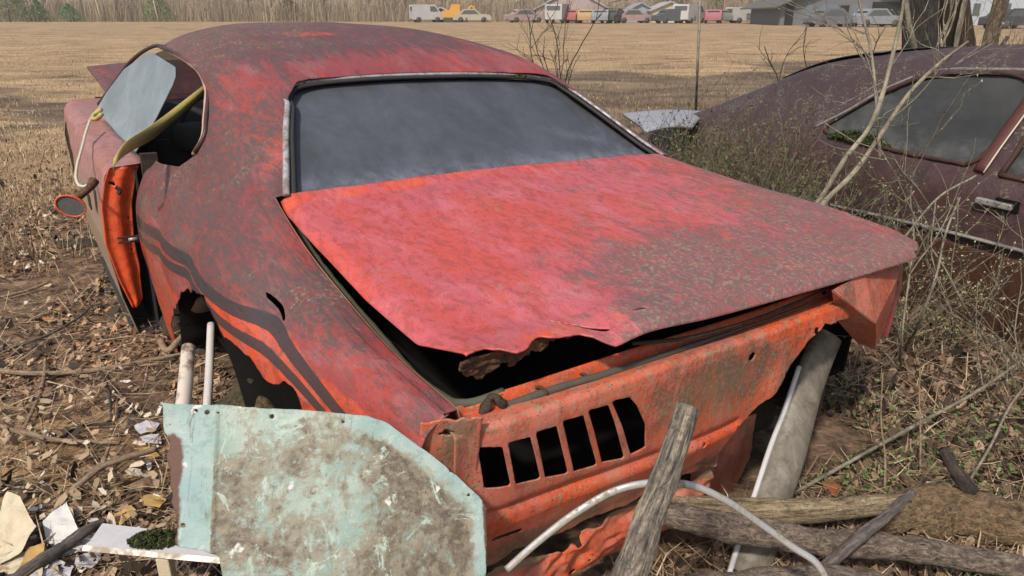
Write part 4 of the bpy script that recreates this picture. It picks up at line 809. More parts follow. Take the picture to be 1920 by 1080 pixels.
# ------------------------------------------------------------------ wood, bark and twigs
def bark(name,a,b,c,scale=(18,18,3),s=1.,bump=.006,ax=None):
    m=Nt(name,.92); v=m.axis(*ax) if ax else m.vec(scale); n=m.noise(1.6*s,8,.7,.8,v); k=m.noise(30,5,.7); w=m.noise(4.2*s,6,.75,.4,v); k2=m.noise(120,3,.7); col=m.ramp(n,[(.34,a),(.5,b),(.66,c)]); col=m.mix(m.ss(w,.56,.66),col,tuple(q*.45 for q in a)); col=m.mix(m.op('MULTIPLY',m.ss(w,.46,.36),.6),col,c)
    m.color(m.mix(m.op('MULTIPLY',m.ss(m.op('ADD',m.op('MULTIPLY',k,.6),m.op('MULTIPLY',k2,.4)),.47,.62),.55),col,a)).bump(m.op('ADD',m.op('SUBTRACT',n,m.op('MULTIPLY',w,.8)),m.op('MULTIPLY',k,.5)),bump); return m.m
M_post=bark('weathered_post',(.05,.045,.042),(.24,.21,.175),(.62,.52,.40),ax=(70,9),bump=.012)
M_log=bark('peeled_log',(.07,.052,.032),(.34,.26,.16),(.60,.49,.33),ax=(46,6),bump=.012)
M_logb=bark('grey_bark_log',(.05,.038,.032),(.24,.19,.155),(.50,.40,.31),ax=(40,16),s=1.2,bump=.016)
M_rot=bark('rotten_log',(.09,.055,.03),(.36,.24,.135),(.58,.43,.27),ax=(30,16),s=1.6,bump=.03)
M_gbr=bark('grey_branch',(.05,.042,.04),(.12,.105,.10),(.22,.20,.19),ax=(90,12))
M_tan=bark('tan_stick',(.14,.095,.06),(.30,.22,.15),(.46,.36,.26),ax=(120,14))
M_dark=bark('dark_stick',(.018,.014,.013),(.05,.04,.036),(.11,.09,.08),ax=(90,12))
M_trunkd=bark('dark_ivy_bark',(.010,.008,.008),(.035,.028,.024),(.09,.075,.06),ax=(16,3.),bump=.04)
M_trunkb=bark('brown_bark',(.022,.013,.010),(.050,.030,.021),(.09,.058,.040),ax=(18,3.),bump=.03)
M_trunkt=bark('lit_tan_bark',(.05,.035,.025),(.15,.11,.075),(.36,.28,.19),ax=(16,3.),bump=.04)  # sunlight on the trunk put into the bark colour
M_twig=bark('shrub_twig',(.07,.055,.036),(.16,.13,.085),(.28,.235,.155))
M_twigg=bark('greyish_stem',(.09,.08,.06),(.20,.18,.135),(.33,.30,.23),(6,6,3))
M_bud=plain('pale_buds',(.30,.31,.17),.6,.3)
M_beam=Nt('weathered_steel_beam',.5); _v=M_beam.vec((10,10,2)); _n=M_beam.noise(1.,8,.7,.6,_v); _k=M_beam.noise(50,4,.7)
M_beam.color(M_beam.mix(M_beam.op('MULTIPLY',M_beam.ss(_k,.5,.72),.6),M_beam.ramp(_n,[(.3,(.065,.058,.046)),(.5,(.145,.13,.105)),(.7,(.24,.225,.195))]),(.08,.065,.045))).bump(_k,.003); M_beam=M_beam.m

def wood(name,pts,rad,mat,label,cat,group=None,seg=12,n=40,rough=.25,freq=10,seed=0,parts=None,flat=1.):
    o=tube(name,pts,rad,mat,None,seg=seg,n=n,rough=rough,freq=freq,seed=seed,flat=flat); tag(o,label,cat,group); return o
# diagonal grey post in front
A=dp(1289,765,.97); B=dp(1180,1080,.80); dv=B-A; 
wood('wooden_post',[A,A+dv*.3+[.003,0,0],A+dv*.6,A+dv*1.0,A+dv*1.9],[.0175,.0205,.0235,.026,.029],M_post,'weathered grey wooden post with a broken pale tip, leaning upright before the orange tail panel','post',seg=14,n=60,rough=.22,freq=14,seed=3)
wood('log',[dp(1238,945,1.45),dp(1400,958,1.47),dp(1560,955,1.52),dp(1700,940,1.56)],[.030,.032,.030,.022],M_log,'peeled yellowish log lying across the steel beam, uppermost of the log pile','log','logs piled at the lower right',seg=14,n=60,rough=.2,seed=5)
wood('log',[dp(1225,958,1.38),dp(1340,985,1.38),dp(1540,1015,1.37),dp(1700,1030,1.36),dp(1850,1052,1.34),dp(1990,1075,1.32)],[.027,.034,.032,.030,.027,.025],M_logb,'long knobbly grey and tan barked log lying under the peeled log','log','logs piled at the lower right',seg=14,n=90,rough=.3,freq=26,seed=6)
wood('log',[gp(1640,975,.05),gp(1760,955,.06),gp(1860,975,.06),gp(2000,1010,.06)],[.035,.062,.058,.055],M_rot,'crumbling rotten orange-brown log on the grass at the right edge','log','logs piled at the lower right',seg=18,n=70,rough=.5,freq=12,seed=8)
wood('log',[dp(1290,1100,1.12),dp(1440,1092,1.14),dp(1560,1085,1.17),dp(1700,1110,1.2)],[.024,.028,.026,.022],M_logb,'dark log whose top just shows at the bottom edge below the steel beam','log','logs piled at the lower right',seg=12,n=50,rough=.3,seed=9)
wood('branch',[dp(1545,1065,1.30),dp(1620,1000,1.33),dp(1665,965,1.36),dp(1712,922,1.40)],[.014,.014,.012,.009],M_gbr,'grey forked branch propped slantwise over the two long logs','branch',n=30,rough=.3,seed=11)
wood('branch',[gp(1840,950,.05),gp(1822,925,.10),gp(1790,880,.17),gp(1768,842,.22)],[.020,.021,.017,.013],M_dark,'dark snapped stub standing up out of the rotten log','branch',n=24,rough=.35,seed=12)
wood('branch',[gp(1880,965,.07),gp(1930,955,.08),gp(2000,945,.08)],[.018,.02,.022],M_gbr,'short grey branch lying on the rotten log at the right edge','branch',n=16,rough=.3,seed=14)
wood('branch',[gp(1690,890,.02),gp(1715,915,.04),gp(1745,955,.03)],[.010,.016,.012],M_rot,'splintered tan stick leaning on the upper end of the rotten log','branch',n=16,rough=.5,seed=15)
# steel beam (old bumper) propped against the tail
c1=[dp(1556,628,1.86),dp(1530,690,1.80),dp(1495,800,1.70),dp(1462,900,1.58),dp(1425,1020,1.45),dp(1395,1130,1.33)]
P=smoothpath(c1,50); V=[];EDG=[];prof=[(-.050,.012),(-.046,-.004),(-.036,-.010),(-.02,-.014),(.0,-.016),(.02,-.014),(.040,-.008),(.050,.004),(.052,.02)]
prof=prof+[(x*.94,y+.006) for x,y in prof[::-1]]
for i in range(50):
    Tn=P[min(i+1,49)]-P[max(i-1,0)]; Tn/=np.linalg.norm(Tn); X=np.array([.93,.30,.05]); X-=Tn*(X@Tn); X/=np.linalg.norm(X); EDG.append(P[i]-X*.049); Y=np.cross(Tn,X); Y*=np.sign(Y[1]); w=.86+.10*np.sin(i/49*3)
    for x,y in prof: V.append(P[i]+X*x*w+Y*y)
k=len(prof); Fc=[[i*k+j,i*k+(j+1)%k,(i+1)*k+(j+1)%k,(i+1)*k+j] for i in range(49) for j in range(k)]+[list(range(k)),[49*k+j for j in range(k)][::-1]]
o=mesh('bumper_beam',V,Fc,M_beam); tag(o,'grey weathered curved steel bumper propped against the rear right of the red wreck','bumper')
tube('bright_edge',[EDG[i] for i in range(8,50,4)],.0075,plain('bright_worn_edge',(.50,.50,.52),.4,.2),o,n=40,seg=6)
# bent trim moulding looping across the front
pts=[dp(950,1068,.98),dp(1010,1015,.99),dp(1090,955,1.0),dp(1160,918,1.01),dp(1230,905,1.02),dp(1300,911,1.03),dp(1360,938,1.03),dp(1430,985,1.03),dp(1490,1028,1.02),dp(1530,1055,1.01),dp(1548,1085,1.0),dp(1550,1130,.98)]
o=tube('trim_moulding',pts,.0065,chrome('worn_bright_trim',(.50,.50,.50),.34,(.20,.175,.13),.55,.55),None,n=120,seg=8,flat=.5,rough=.08,up=(0,-1,.6)); tag(o,'long thin bright metal car trim bent into an arc in front of the tail panel','trim')
# ------------------------------------------------------------------ turquoise sheet-metal panel
PN0=dp(305,757,1.07); 
def pp(u,v):   # point on the panel's own plane
    r=raydir(u,v); nn=np.array([.10,-.80,.60]); p0=PN0-np.array([0,0,EYE]); return r*((p0@nn)/(r@nn))
ex=np.array([1,.125,0.]); ex/=np.linalg.norm(ex); nn=np.array([.10,-.80,.60]); nn/=np.linalg.norm(nn); ex=ex-nn*(ex@nn); ex/=np.linalg.norm(ex); ez=np.cross(ex,nn); ez=ez if ez[2]>0 else -ez
o3=PN0-np.array([0,0,EYE])
def uvp(u,v): p=pp(u,v)-o3; return (float(p@ex),float(p@ez))
outl=[uvp(*p) for p in [(305,755),(420,758),(560,768),(690,779),(722,790),(760,815),(810,852),(860,893),(900,930),(914,952),(915,1000),(913,1080),(905,1160),(800,1200),(430,1200),(418,1085),(410,1045),(380,1035),(330,1028),(325,985),(318,930),(314,860),(306,800)]]
mx=max(p[0] for p in outl); mn=min(p[1] for p in outl)
def pf(S,X):
    y=np.repeat(S[:,None],len(X),1); x=np.repeat(X[None,:],len(S),0); P=np.stack([x,y,.006*fbm(x*5,y*5,0,3,3)+.010*np.sin(x*5)+.004*bl(x,.088,.004)],-1); return P
M_turq=Nt('flaking_turquoise_paint',.62); q_=M_turq
n=q_.noise(4.2,9,.72,.9); n2=q_.noise(11,9,.75,.5); n3=q_.noise(75,4,.75); rs=q_.attr('rusty'); cl=q_.attr('clean')
n4=q_.noise(34,7,.75,.4); c=q_.mix(q_.ss(n2,.38,.62),(.19,.29,.265),(.34,.39,.35)); c=q_.mix(q_.op('MULTIPLY',cl,.7),c,q_.mix(n2,(.17,.31,.34),(.27,.40,.43))); c=q_.mix(q_.op('MULTIPLY',q_.ss(n4,.52,.66),.5),c,(.13,.17,.16))
x=q_.op('SUBTRACT',q_.op('ADD',q_.op('ADD',q_.op('MULTIPLY',n,.5),q_.op('MULTIPLY',n2,.42)),q_.op('MULTIPLY',n3,.22)),q_.op('MULTIPLY',cl,.34))
x=q_.op('ADD',x,q_.attr('worn'))
x=q_.op('ADD',x,q_.op('MULTIPLY',q_.op('SUBTRACT',n4,.5),.30)); c=q_.mix(q_.ss(x,.522,.63),c,q_.mix(q_.ss(n4,.38,.62),q_.mix(n2,(.115,.075,.040),(.085,.075,.060)),q_.mix(n3,(.16,.135,.085),(.30,.29,.23))))
c=q_.mix(q_.op('MULTIPLY',q_.ss(q_.op('ADD',x,q_.op('MULTIPLY',n3,.2)),.72,.82),.9),c,(.06,.042,.03)); c=q_.mix(q_.op('MULTIPLY',q_.ss(q_.noise(15,9,.8,1.2),.56,.62),.8),c,(.36,.47,.43)); c=q_.mix(q_.op('MULTIPLY',q_.ss(q_.noise(30,8,.8,.6,q_.vec((1,.25,1))),.58,.66),.7),c,(.09,.07,.05))
c=q_.mix(q_.ss(q_.op('ADD',rs,q_.op('MULTIPLY',q_.op('SUBTRACT',n2,.5),1.2)),.4,.6),c,(.085,.035,.022))
c=q_.mix(q_.op('MULTIPLY',q_.ss(n3,.62,.72),.7),c,(.06,.07,.07)); c=q_.mix(q_.ss(q_.noise(26,3,.5),.68,.72),c,(.5,.52,.5))
q_.color(c).bump(q_.op('ADD',n2,q_.op('MULTIPLY',n3,.6)),.002)
holes=[uvp(*p) for p in [(368,772),(390,774),(411,775),(512,782),(645,792),(845,882),(878,928),(345,985)]]
def pc(P):
    x,y=P[...,0],P[...,1]; d=-(polysdf(x,y,outl))-.002+fbm(x*30,y*30,0,4,3)*.010*np.where((x<.05)&(y<-.05),2.6,.4)
    for (a,b_),r in zip(holes,[.0045,.0045,.0028,.0042,.003,.0035,.003,.004]): d=np.minimum(d,np.hypot(x-a,y-b_)-r)
    return d
pan=sheet('turquoise_panel',pf,np.linspace(mn-.02,.02,130),np.linspace(-.03,mx+.03,150),q_.m,None,pc,
  dict(rusty=lambda P:.95*bl(P[...,0],.018,.024)*np.clip((-.03-P[...,1])/.05,0,1)+.8*bl(P[...,0],mx,.012),clean=lambda P:.9*bl(P[...,0],.05,.045)*(P[...,0]<.088)+.8*np.clip(1-np.abs(polysdf(P[...,0],P[...,1],outl))/.035,0,1)*(P[...,0]>.3)*(P[...,1]<-.02),
       worn=lambda P:.05*bl(P[...,0],.42,.09)*bl(P[...,1],-.22,.14)+.02-.07*bl(P[...,1],-.02,.05)),.0022,0)
pan.matrix_world=Matrix(((ex[0],ez[0],-nn[0]*-1,PN0[0]),(ex[1],ez[1],nn[1],PN0[1]),(ex[2],ez[2],nn[2],PN0[2]),(0,0,0,1)))
tag(pan,'flaking turquoise and rust-stained sheet metal panel with bolt holes standing at lower left of centre','metal panel')

# ------------------------------------------------------------------ bare shrubs between and behind the cars
BS=[1.]
def grow(b,buds,q,p,d,L,r,depth,bend=.25,kids=(2,4),seg=4,budp=.5,up=.12):
    n=max(3,int(4+L*4)); pts=[np.array(p,float)]; dd=np.array(d,float); dd/=np.linalg.norm(dd)
    for i in range(n):
        dd=dd+q.normal(0,bend/ n**.5,3)+np.array([0,0,up/n]); dd/=np.linalg.norm(dd); pts.append(pts[-1]+dd*L/n)
    P=np.array(pts); b.tube(P,[r,r*.5],seg=seg,cap=False)
    if depth>0:
        for k in range(int(q.integers(kids[0],kids[1]+1))):
            t=q.uniform(.25,.95); i=min(int(t*n),n-1); v=q.normal(size=3); base=P[i]+(P[i+1]-P[i])*(t*n-i); w=(P[i+1]-P[i]); w/=np.linalg.norm(w); v=v-w*(v@w); v/=np.linalg.norm(v)
            grow(b,buds,q,base,w*.75+v*q.uniform(.4,.9)+[0,0,.1],L*q.uniform(.3,.6),r*.55,depth-1,bend*1.2,kids,3,budp,up)
    if buds is not None and depth<=1:
        for i in range(1,len(P)):
            if q.uniform()<budp:
                c=P[i]; s=q.uniform(.003,.006)*BS[0]; t=q.normal(size=3); t/=np.linalg.norm(t); u=np.cross(t,q.normal(size=3)); u/=np.linalg.norm(u)
                buds.add([c-t*s*.4,c+u*s*.5,c+t*s*1.4,c-u*s*.5],[[0,1,2,3]])
def shrub(label,bases,mat,n,H,r,seed,spread=.5,depth=2,lean=(0,0),bud=M_bud,budp=.5,group='bare shrubs growing between the cars',kids=(2,4),manual=()):
    q=np.random.default_rng(seed); b=MB(); bd=MB()
    for pts,rad in manual:
        b.tube(pts,rad,n=24,seg=7,rough=.2,freq=14,seed=seed); P=smoothpath(pts,24)
        for k in range(5):
            i=int(q.integers(8,22)); grow(b,bd,q,P[i],P[i+1]-P[i]+q.normal(0,.6,3)*np.linalg.norm(P[i+1]-P[i]),q.uniform(.2,.5),.0028,1,.3,kids,3,budp)
    for k in range(n):
        bx=bases[int(q.integers(0,len(bases)))]; p=np.array([bx[0]+q.normal(0,.07),bx[1]+q.normal(0,.07),0.]); p[2]=gz(p[0],p[1])-.01
        grow(b,bd,q,p,(q.normal(0,spread)+lean[0],q.normal(0,spread)+lean[1],1.),q.uniform(.45,1)*H,r*q.uniform(.6,1.2),depth,.35,kids,4,budp)
    root=empty('bare_shrub',(bases[0][0],bases[0][1],0)); off=np.array([bases[0][0],bases[0][1],0])
    b.V=[v-off for v in b.V]; bd.V=[v-off for v in bd.V]
    b.build('branches',mat,root,True); bd.build('buds',bud,root)['kind']='stuff'; tag(root,label,'shrub',group)
M_budg=plain('green_buds',(.085,.105,.04),.7,.35)
shrub('thick-stemmed shrub crossing the rear side window of the maroon sedan',[(1.42,2.86)],M_twigg,5,1.0,.006,31,.35,2,(.2,0),manual=[
 ([dp(1528,402,2.62),dp(1552,372,2.66),dp(1600,325,2.68),dp(1660,240,2.7),dp(1705,175,2.72),dp(1760,120,2.75),dp(1815,78,2.8)],[.011,.009,.005]),
 ([dp(1520,400,2.66),dp(1545,362,2.72),dp(1590,290,2.74),dp(1630,240,2.76),dp(1655,175,2.8),dp(1672,110,2.85),dp(1690,30,2.9),dp(1702,-60,3.)],[.011,.009,.005]),
 ([dp(1650,300,2.95),dp(1643,190,3.),dp(1632,90,3.05),dp(1615,20,3.1),dp(1600,-60,3.15)],[.007,.006,.004]),
 ([dp(1830,330,2.35),dp(1760,370,2.3),dp(1700,440,2.25),dp(1640,520,2.2)],[.004,.003,.003])])
BS[0]=1.9
shrub('dense grey-green brush against the tail of the maroon sedan',[(.92,3.35),(1.02,3.75),(1.15,3.3),(1.25,3.1),(.80,3.9),(1.1,3.6)],M_twig,150,.80,.0036,32,.42,2,(0,0),M_budg,.75,kids=(3,6))
BS[0]=1.15
shrub('low tangled brush with yellowish buds hiding the door bottom of the sedan',[(1.62,2.55),(1.72,2.30),(1.55,2.75),(1.50,2.95)],M_twig,24,.60,.0035,33,.40,2,(.1,0),M_bud,.7,kids=(2,5))
shrub('spindly budding shrub at the right edge below the chrome strip',[(1.88,2.25),(1.98,2.38),(1.75,2.15)],M_twigg,12,.62,.0036,34,.38,2,(-.1,0),M_bud,.7,kids=(2,5),manual=[
 ([gp(1702,640),dp(1735,575,2.15),dp(1760,500,2.18),dp(1772,440,2.2),dp(1800,370,2.25)],[.0055,.005,.003]),
 ([gp(1690,690),dp(1692,620,2.05),dp(1702,540,2.1),dp(1712,470,2.15)],[.004,.003]),
 ([gp(1850,640),dp(1800,560,2.2),dp(1770,500,2.2),dp(1742,460,2.25)],[.004,.003])])
shrub('wispy dark shrub standing in the field past the red roof',[(.62,11.5),(.75,11.3)],M_dark,9,1.5,.012,35,.30,2,(0,0),M_dark,.1,kids=(2,4))
shrub('small leaning bare shrub behind the sedan roof',[(2.75,6.8),(2.9,7.0)],M_dark,10,1.1,.009,36,.35,2,(.05,0),M_dark,.2,kids=(2,4))
shrub('yellow-green twiggy shrub beside the tan tree trunk',[(5.3,8.2),(5.5,8.0),(6.0,8.6)],M_twig,22,1.5,.007,37,.35,2,(0,0),M_bud,.5,kids=(2,4))
for pts,r,l in (([gp(1303,260),dp(1308,120,5.8),dp(1312,20,5.9),dp(1316,-150,6.1)],[.012,.011,.009],'thin straight sapling pole standing alone left of the sedan tail'),):
    o=tube('sapling',pts,r,M_twigg,None,n=30,seg=6,rough=.15); tag(o,l,'sapling')
o=tube('sapling',[gp(1735,230)+[0,.0,0],dp(1715,90,6.),dp(1700,20,6.),dp(1696,-120,6.2)],[.028,.024,.018],M_twigg,None,n=30,seg=8,rough=.15); tag(o,'slim pale-sided sapling just left of the dark tree trunk','sapling')
q=np.random.default_rng(77)
def tree_near(label,u0,v0,Y,u1,r,mat,seed,h=7.):
    q=np.random.default_rng(seed); base=dp(u0,v0,Y); t=dp(u1,0,Y); dirn=(t-base); dirn/=dirn[2]; g_=float(gz(base[0],base[1]))-.1; base=base-dirn*(base[2]-g_)
    root=empty('tree',tuple(base)); P=[np.array([0,0,0.])]+[np.array([dirn[0]*z+q.normal(0,.03),dirn[1]*z+q.normal(0,.03),z]) for z in (1.,2.,3.5,5.,h)]
    tube('trunk',P,[r*1.12,r*1.0,r*.95,r*.8,r*.6,r*.35],mat,root,n=60,seg=22,rough=.22,freq=12,seed=seed)
    b=MB()
    for k in range(26):
        i=q.uniform(.45,1); p=smoothpath(P,30)[int(i*29)]; a=q.uniform(0,6.28); grow(b,None,q,p,(math.cos(a),math.sin(a),.6),q.uniform(1.,2.4),r*.14,2,.4,(2,4),4)
    b.build('crown',mat,root,True); tag(root,label,'tree',None); return root
t1=tree_near('thick dark tree trunk laced with dead vines behind the maroon sedan',1728,95,9.,1728,.185,M_trunkd,51)
b=MB()
for k in range(26):
    a=q.uniform(-2.9,-.3); z0=q.uniform(0,.6); pts=[np.array([.195*math.cos(a+.25*math.sin(j*1.3+k)),.195*math.sin(a+.25*math.sin(j*1.3+k)),z0+j*.22]) for j in range(8)]; b.tube(pts,q.uniform(.005,.014),n=20,seg=4,cap=False)
b.build('vines',M_twigg,t1,True)
tree_near('smooth brown tree trunk leaning left beside the dark trunk',1806,95,9.3,1790,.155,M_trunkb,52)
tree_near('slanting dark and tan sunlit tree trunk near the right edge',1850,95,10.,1872,.09,M_trunkt,53)
o=tube('branch',[gp(1855,250)+[0,0,.35],dp(1865,100,3.6),dp(1890,68,3.65)],[.010,.009,.008],M_dark,None,n=12,seg=7,rough=.2); tag(o,'short dark stick poking up over the roof of the maroon sedan at the right','branch')

# ------------------------------------------------------------------ sticks and rubbish on the ground, left
def stick(pts,r,mat,label,seed=0,cat='stick'):
    P=[gp(u,v,dz) for u,v,dz in pts]; o=tube('stick',P,r,mat,None,n=40,seg=7,rough=.3,freq=12,seed=seed); tag(o,label,cat,'sticks lying on the ground')
stick([(-20,694,.02),(80,700,.03),(150,697,.02),(240,683,.03),(345,662,.05)],[.010,.009,.006],M_tan,'long tan stick lying across the leaves towards the wheel arch',1)
stick([(85,672,.03),(83,705,.03),(70,750,.03),(46,802,.02)],[.006,.008,.005],M_tan,'short curved stick running down from the long tan stick',2)
stick([(-20,795,.02),(50,812,.03),(100,824,.03),(160,828,.02),(225,830,.02)],[.010,.008,.005],M_tan,'wavy light stick at the left edge above the rubbish',3)
stick([(90,950,.01),(140,915,.03),(195,872,.05),(240,857,.06),(292,842,.06)],[.007,.010,.008],M_tan,'straight tan stick pointing at the turquoise panel edge',4)
stick([(195,872,.05),(200,850,.08),(205,838,.10)],[.006,.004],M_tan,'stub of twig standing on the straight tan stick',5)
stick([(15,1095,.03),(60,1062,.05),(120,1025,.05),(165,992,.06),(195,978,.05)],[.014,.016,.012],M_gbr,'thick grey branch lying over the rubbish in the lower left corner',6)
stick([(185,690,.02),(205,740,.03),(210,790,.02)],[.005,.006,.004],M_dark,'thin dark curved stick left of the wheel arch',7)
stick([(-10,560,.02),(50,545,.02),(90,530,.03)],[.008,.006],M_tan,'pale straight stick at the left edge far from the panel',8)
stick([(0,655,.02),(60,640,.04),(140,600,.03),(185,560,.02)],[.006,.005],M_gbr,'grey twig slanting over the leaf litter beside the door',9)
stick([(100,830,.01),(150,800,.02),(215,795,.02)],[.005,.004],M_dark,'small dark twig on the sandy rise',10)
stick([(1482,928,.02),(1600,862,.05),(1720,795,.08),(1830,735,.10),(1945,655,.12)],[.0055,.006,.004],M_twigg,'long straight grey stick slanting over the grass on the right',11)
stick([(1815,905,.03),(1855,840,.06),(1895,760,.10),(1950,690,.15)],[.004,.004],M_twigg,'thin stick parallel to the right edge above the rotten log',12)
stick([(1560,700,.05),(1620,690,.06),(1700,640,.08),(1790,560,.2)],[.003,.003],M_twig,'thin brown twig arching up under the budding shrub',13)
stick([(1658,930,.0),(1660,860,.07),(1652,790,.17),(1655,700,.30)],[.004,.003,.002],M_tan,'upright dry stalk behind the peeled log',14)
stick([(1725,900,.0),(1726,820,.09),(1724,740,.2),(1725,690,.28)],[.003,.002],M_tan,'thinner upright dry stalk right of the first one',15)
stick([(300,640,.03),(320,655,.05),(345,625,.10)],[.014,.012],M_tan,'stubby tan stick under the front of the wheel arch',16)
# white pipes and stump in the arch
def thing_tube(name,pts,r,mat,label,cat,group=None,**k):
    o=tube(name,pts,r,mat,None,**k); tag(o,label,cat,group); return o
M_pipe=Nt('chipped_white_board',.7); _n=M_pipe.noise(12,8,.7,.4); M_pipe.color(M_pipe.mix(M_pipe.ss(_n,.5,.62),(.52,.47,.42),(.16,.09,.065))).bump(_n,.003); M_pipe=M_pipe.m
thing_tube('pipe',[dp(338,800,1.72)+[0,0,-.0],dp(346,740,1.82),dp(353,652,2.0)],[.021,.021,.020],M_pipe,'wider chipped whitish pipe rising into the wheel arch, left one','pipe','whitish pipes in the wheel arch',n=20,seg=14,rough=.05)
thing_tube('pipe',[dp(388,770,1.80),dp(392,705,1.92),dp(396,608,2.1)],[.0125,.0125,.012],plain('white_pipe',(.50,.48,.47),.55,.25,16),'narrower clean white pipe beside it in the wheel arch','pipe','whitish pipes in the wheel arch',n=20,seg=12,rough=.03)
thing_tube('pipe',[dp(455,745,1.82),dp(458,700,1.9),dp(456,668,1.98)],[.014,.014],plain('greenish_canister',(.15,.17,.15),.5,.4,20),'short greenish grey pipe end in the shade of the wheel arch','pipe',None,n=8,seg=12,rough=.03)
def blob(name,c,r,mat,seed=0,amp=.25,nu=40,nv=22,half=True):
    V=[];
    for i in range(nv+1):
        t=i/nv*(math.pi/2 if half else math.pi)
        for k in range(nu):
            p=2*math.pi*k/nu; d=np.array([math.sin(t)*math.cos(p),math.sin(t)*math.sin(p),math.cos(t)]); s=1+amp*2*float(fbm(d[0]*2+seed,d[1]*2,d[2]*2,4,seed))
            V.append(np.array(c)+d*np.array(r)*s)
    return mesh(name,V,[[i*nu+k,i*nu+(k+1)%nu,(i+1)*nu+(k+1)%nu,(i+1)*nu+k] for i in range(nv) for k in range(nu)],mat)
M_stump=Nt('mossy_earth',.95); _n=M_stump.noise(16,8,.72); _k=M_stump.noise(90,4,.7); M_stump.color(M_stump.mix(M_stump.ss(_k,.40,.66),M_stump.ramp(_n,[(.3,(.035,.028,.014)),(.5,(.10,.078,.035)),(.7,(.19,.15,.075))]),(.045,.035,.02))).bump(M_stump.op('ADD',_n,_k),.02); M_stump=M_stump.m
cst=dp(455,765,1.62); o=blob('stump',(cst[0]+.005,cst[1]+.05,0),(.20,.14,cst[2]+.035),M_stump,4,.16); tag(o,'low mossy brown rotten stump behind the turquoise panel','stump')
o=blob('hubcap_debris',tuple(gp(150,458,.0)),(.13,.07,.035),M_dark,6,.3,20,10); o.name='bark_slab'; tag(o,'black piece of rotten bark lying beside the open door','bark')
# rubbish: cards, booklet, crumpled plastic, mossy tray
def crumple(name,poly,mat,label,cat,lift=.02,amp=.012,n=26,seed=0,tilt=(0,0),group='rubbish in the lower left corner',solid=.0012,fold=0.):
    """flat scrap whose outline is given by ground points seen in the photo, crumpled and lifted"""
    G=np.array([gp(u,v,lift) for u,v in poly]); c=G.mean(0); x0,y0=G[:,0].min(),G[:,1].min(); x1,y1=G[:,0].max(),G[:,1].max()
    def f(S,X):
        y=np.repeat(S[:,None],len(X),1); x=np.repeat(X[None,:],len(S),0); h=fbm(x*14+seed,y*14,0,3,seed)+.5*np.abs(fbm(x*30,y*30,seed,2,seed))
        z=gz(x,y)+lift+amp*2*h+tilt[0]*(x-c[0])+tilt[1]*(y-c[1])+fold*np.abs(x-c[0]-.3*(y-c[1])); return np.stack([x,y,z],-1)
    o=sheet(name,f,np.linspace(y0-.005,y1+.005,n),np.linspace(x0-.005,x1+.005,n),mat,None,lambda P:-polysdf(P[...,0],P[...,1],G[:,:2])+.002*fbm(P[...,0]*60,P[...,1]*60,0,2,seed),None,solid,0,smooth=False)
    tag(o,label,cat,group); return o
M_card=plain('cream_card',(.50,.44,.32),.75,.25,20); M_paper=plain('wet_white_paper',(.52,.52,.52),.6,.3,24); M_wrap=plain('lilac_white_plastic',(.48,.47,.53),.3,.35,22); M_yel=plain('yellow_leaf_card',(.42,.27,.10),.7,.35,25); M_tray=plain('white_tray_board',(.50,.50,.53),.45,.25,14)
crumple('cardboard_scrap',[(-10,1000),(20,950),(45,955),(72,1000),(40,1040),(-10,1045)],M_card,'cream cardboard flap standing highest in the corner rubbish','cardboard',.05,.014,26,1,(.0,.35),fold=.3)
crumple('cardboard_scrap',[(-10,1050),(40,1035),(85,1050),(80,1090),(-10,1100)],M_card,'cream cardboard piece lowest in the bottom left corner','cardboard',.03,.012,26,2,(.2,.2))
crumple('paper_booklet',[(80,978),(128,955),(150,1000),(148,1030),(90,1035)],M_paper,'white waterlogged booklet with curled edges among the rubbish','paper',.035,.010,30,3,(.1,.35))
crumple('plastic_scrap',[(150,1012),(180,1000),(188,1040),(175,1070),(140,1060)],M_wrap,'crumpled whitish plastic left of the mossy tray','plastic',.03,.022,30,4)
crumple('plastic_scrap',[(60,1085),(110,1050),(140,1062),(120,1100)],M_wrap,'small crumpled plastic scrap at the bottom edge near the grey branch','plastic',.03,.018,24,5)
crumple('cardboard_scrap',[(50,1030),(85,1020),(82,1040),(60,1062),(35,1065)],M_yel,'tan card wedge between the booklet and the cream cardboard','cardboard',.045,.008,20,6)
crumple('plastic_scrap',[(250,800),(275,790),(300,795),(290,812),(262,812)],M_wrap,'small white scrap by the upper left edge of the turquoise panel','plastic',.02,.010,20,7,group=None)
crumple('plastic_scrap',[(262,818),(300,815),(303,832),(270,830)],M_wrap,'flat pale scrap just below the small white scrap','plastic',.015,.008,20,8,group=None)
crumple('plastic_scrap',[(250,840),(285,838),(300,855),(282,862)],M_yel,'pale tan scrap at the tip of the straight tan stick','scrap',.015,.008,20,9,group=None)
crumple('leaf',[(268,930),(285,925),(312,935),(300,952),(270,948)],M_yel,'large yellow-tan dead leaf beside the left edge of the panel','leaf',.03,.010,22,10,group='large pale dead leaves')
crumple('leaf',[(208,965),(245,945),(255,955),(225,985)],M_yel,'folded yellow-tan leaf above the mossy tray','leaf',.03,.010,22,11,group='large pale dead leaves')
crumple('leaf',[(1540,905),(1560,895),(1578,915),(1568,935),(1548,925)],plain('rust_leaf',(.24,.09,.04),.6,.3),'large reddish brown leaf behind the peeled log','leaf',.03,.008,18,12,group='large pale dead leaves')
crumple('leaf',[(1735,905),(1752,900),(1758,915),(1742,920)],plain('pale_leaf',(.45,.42,.28),.6,.3),'small cream leaf near the snapped stub on the rotten log','leaf',.05,.006,16,13,group='large pale dead leaves')
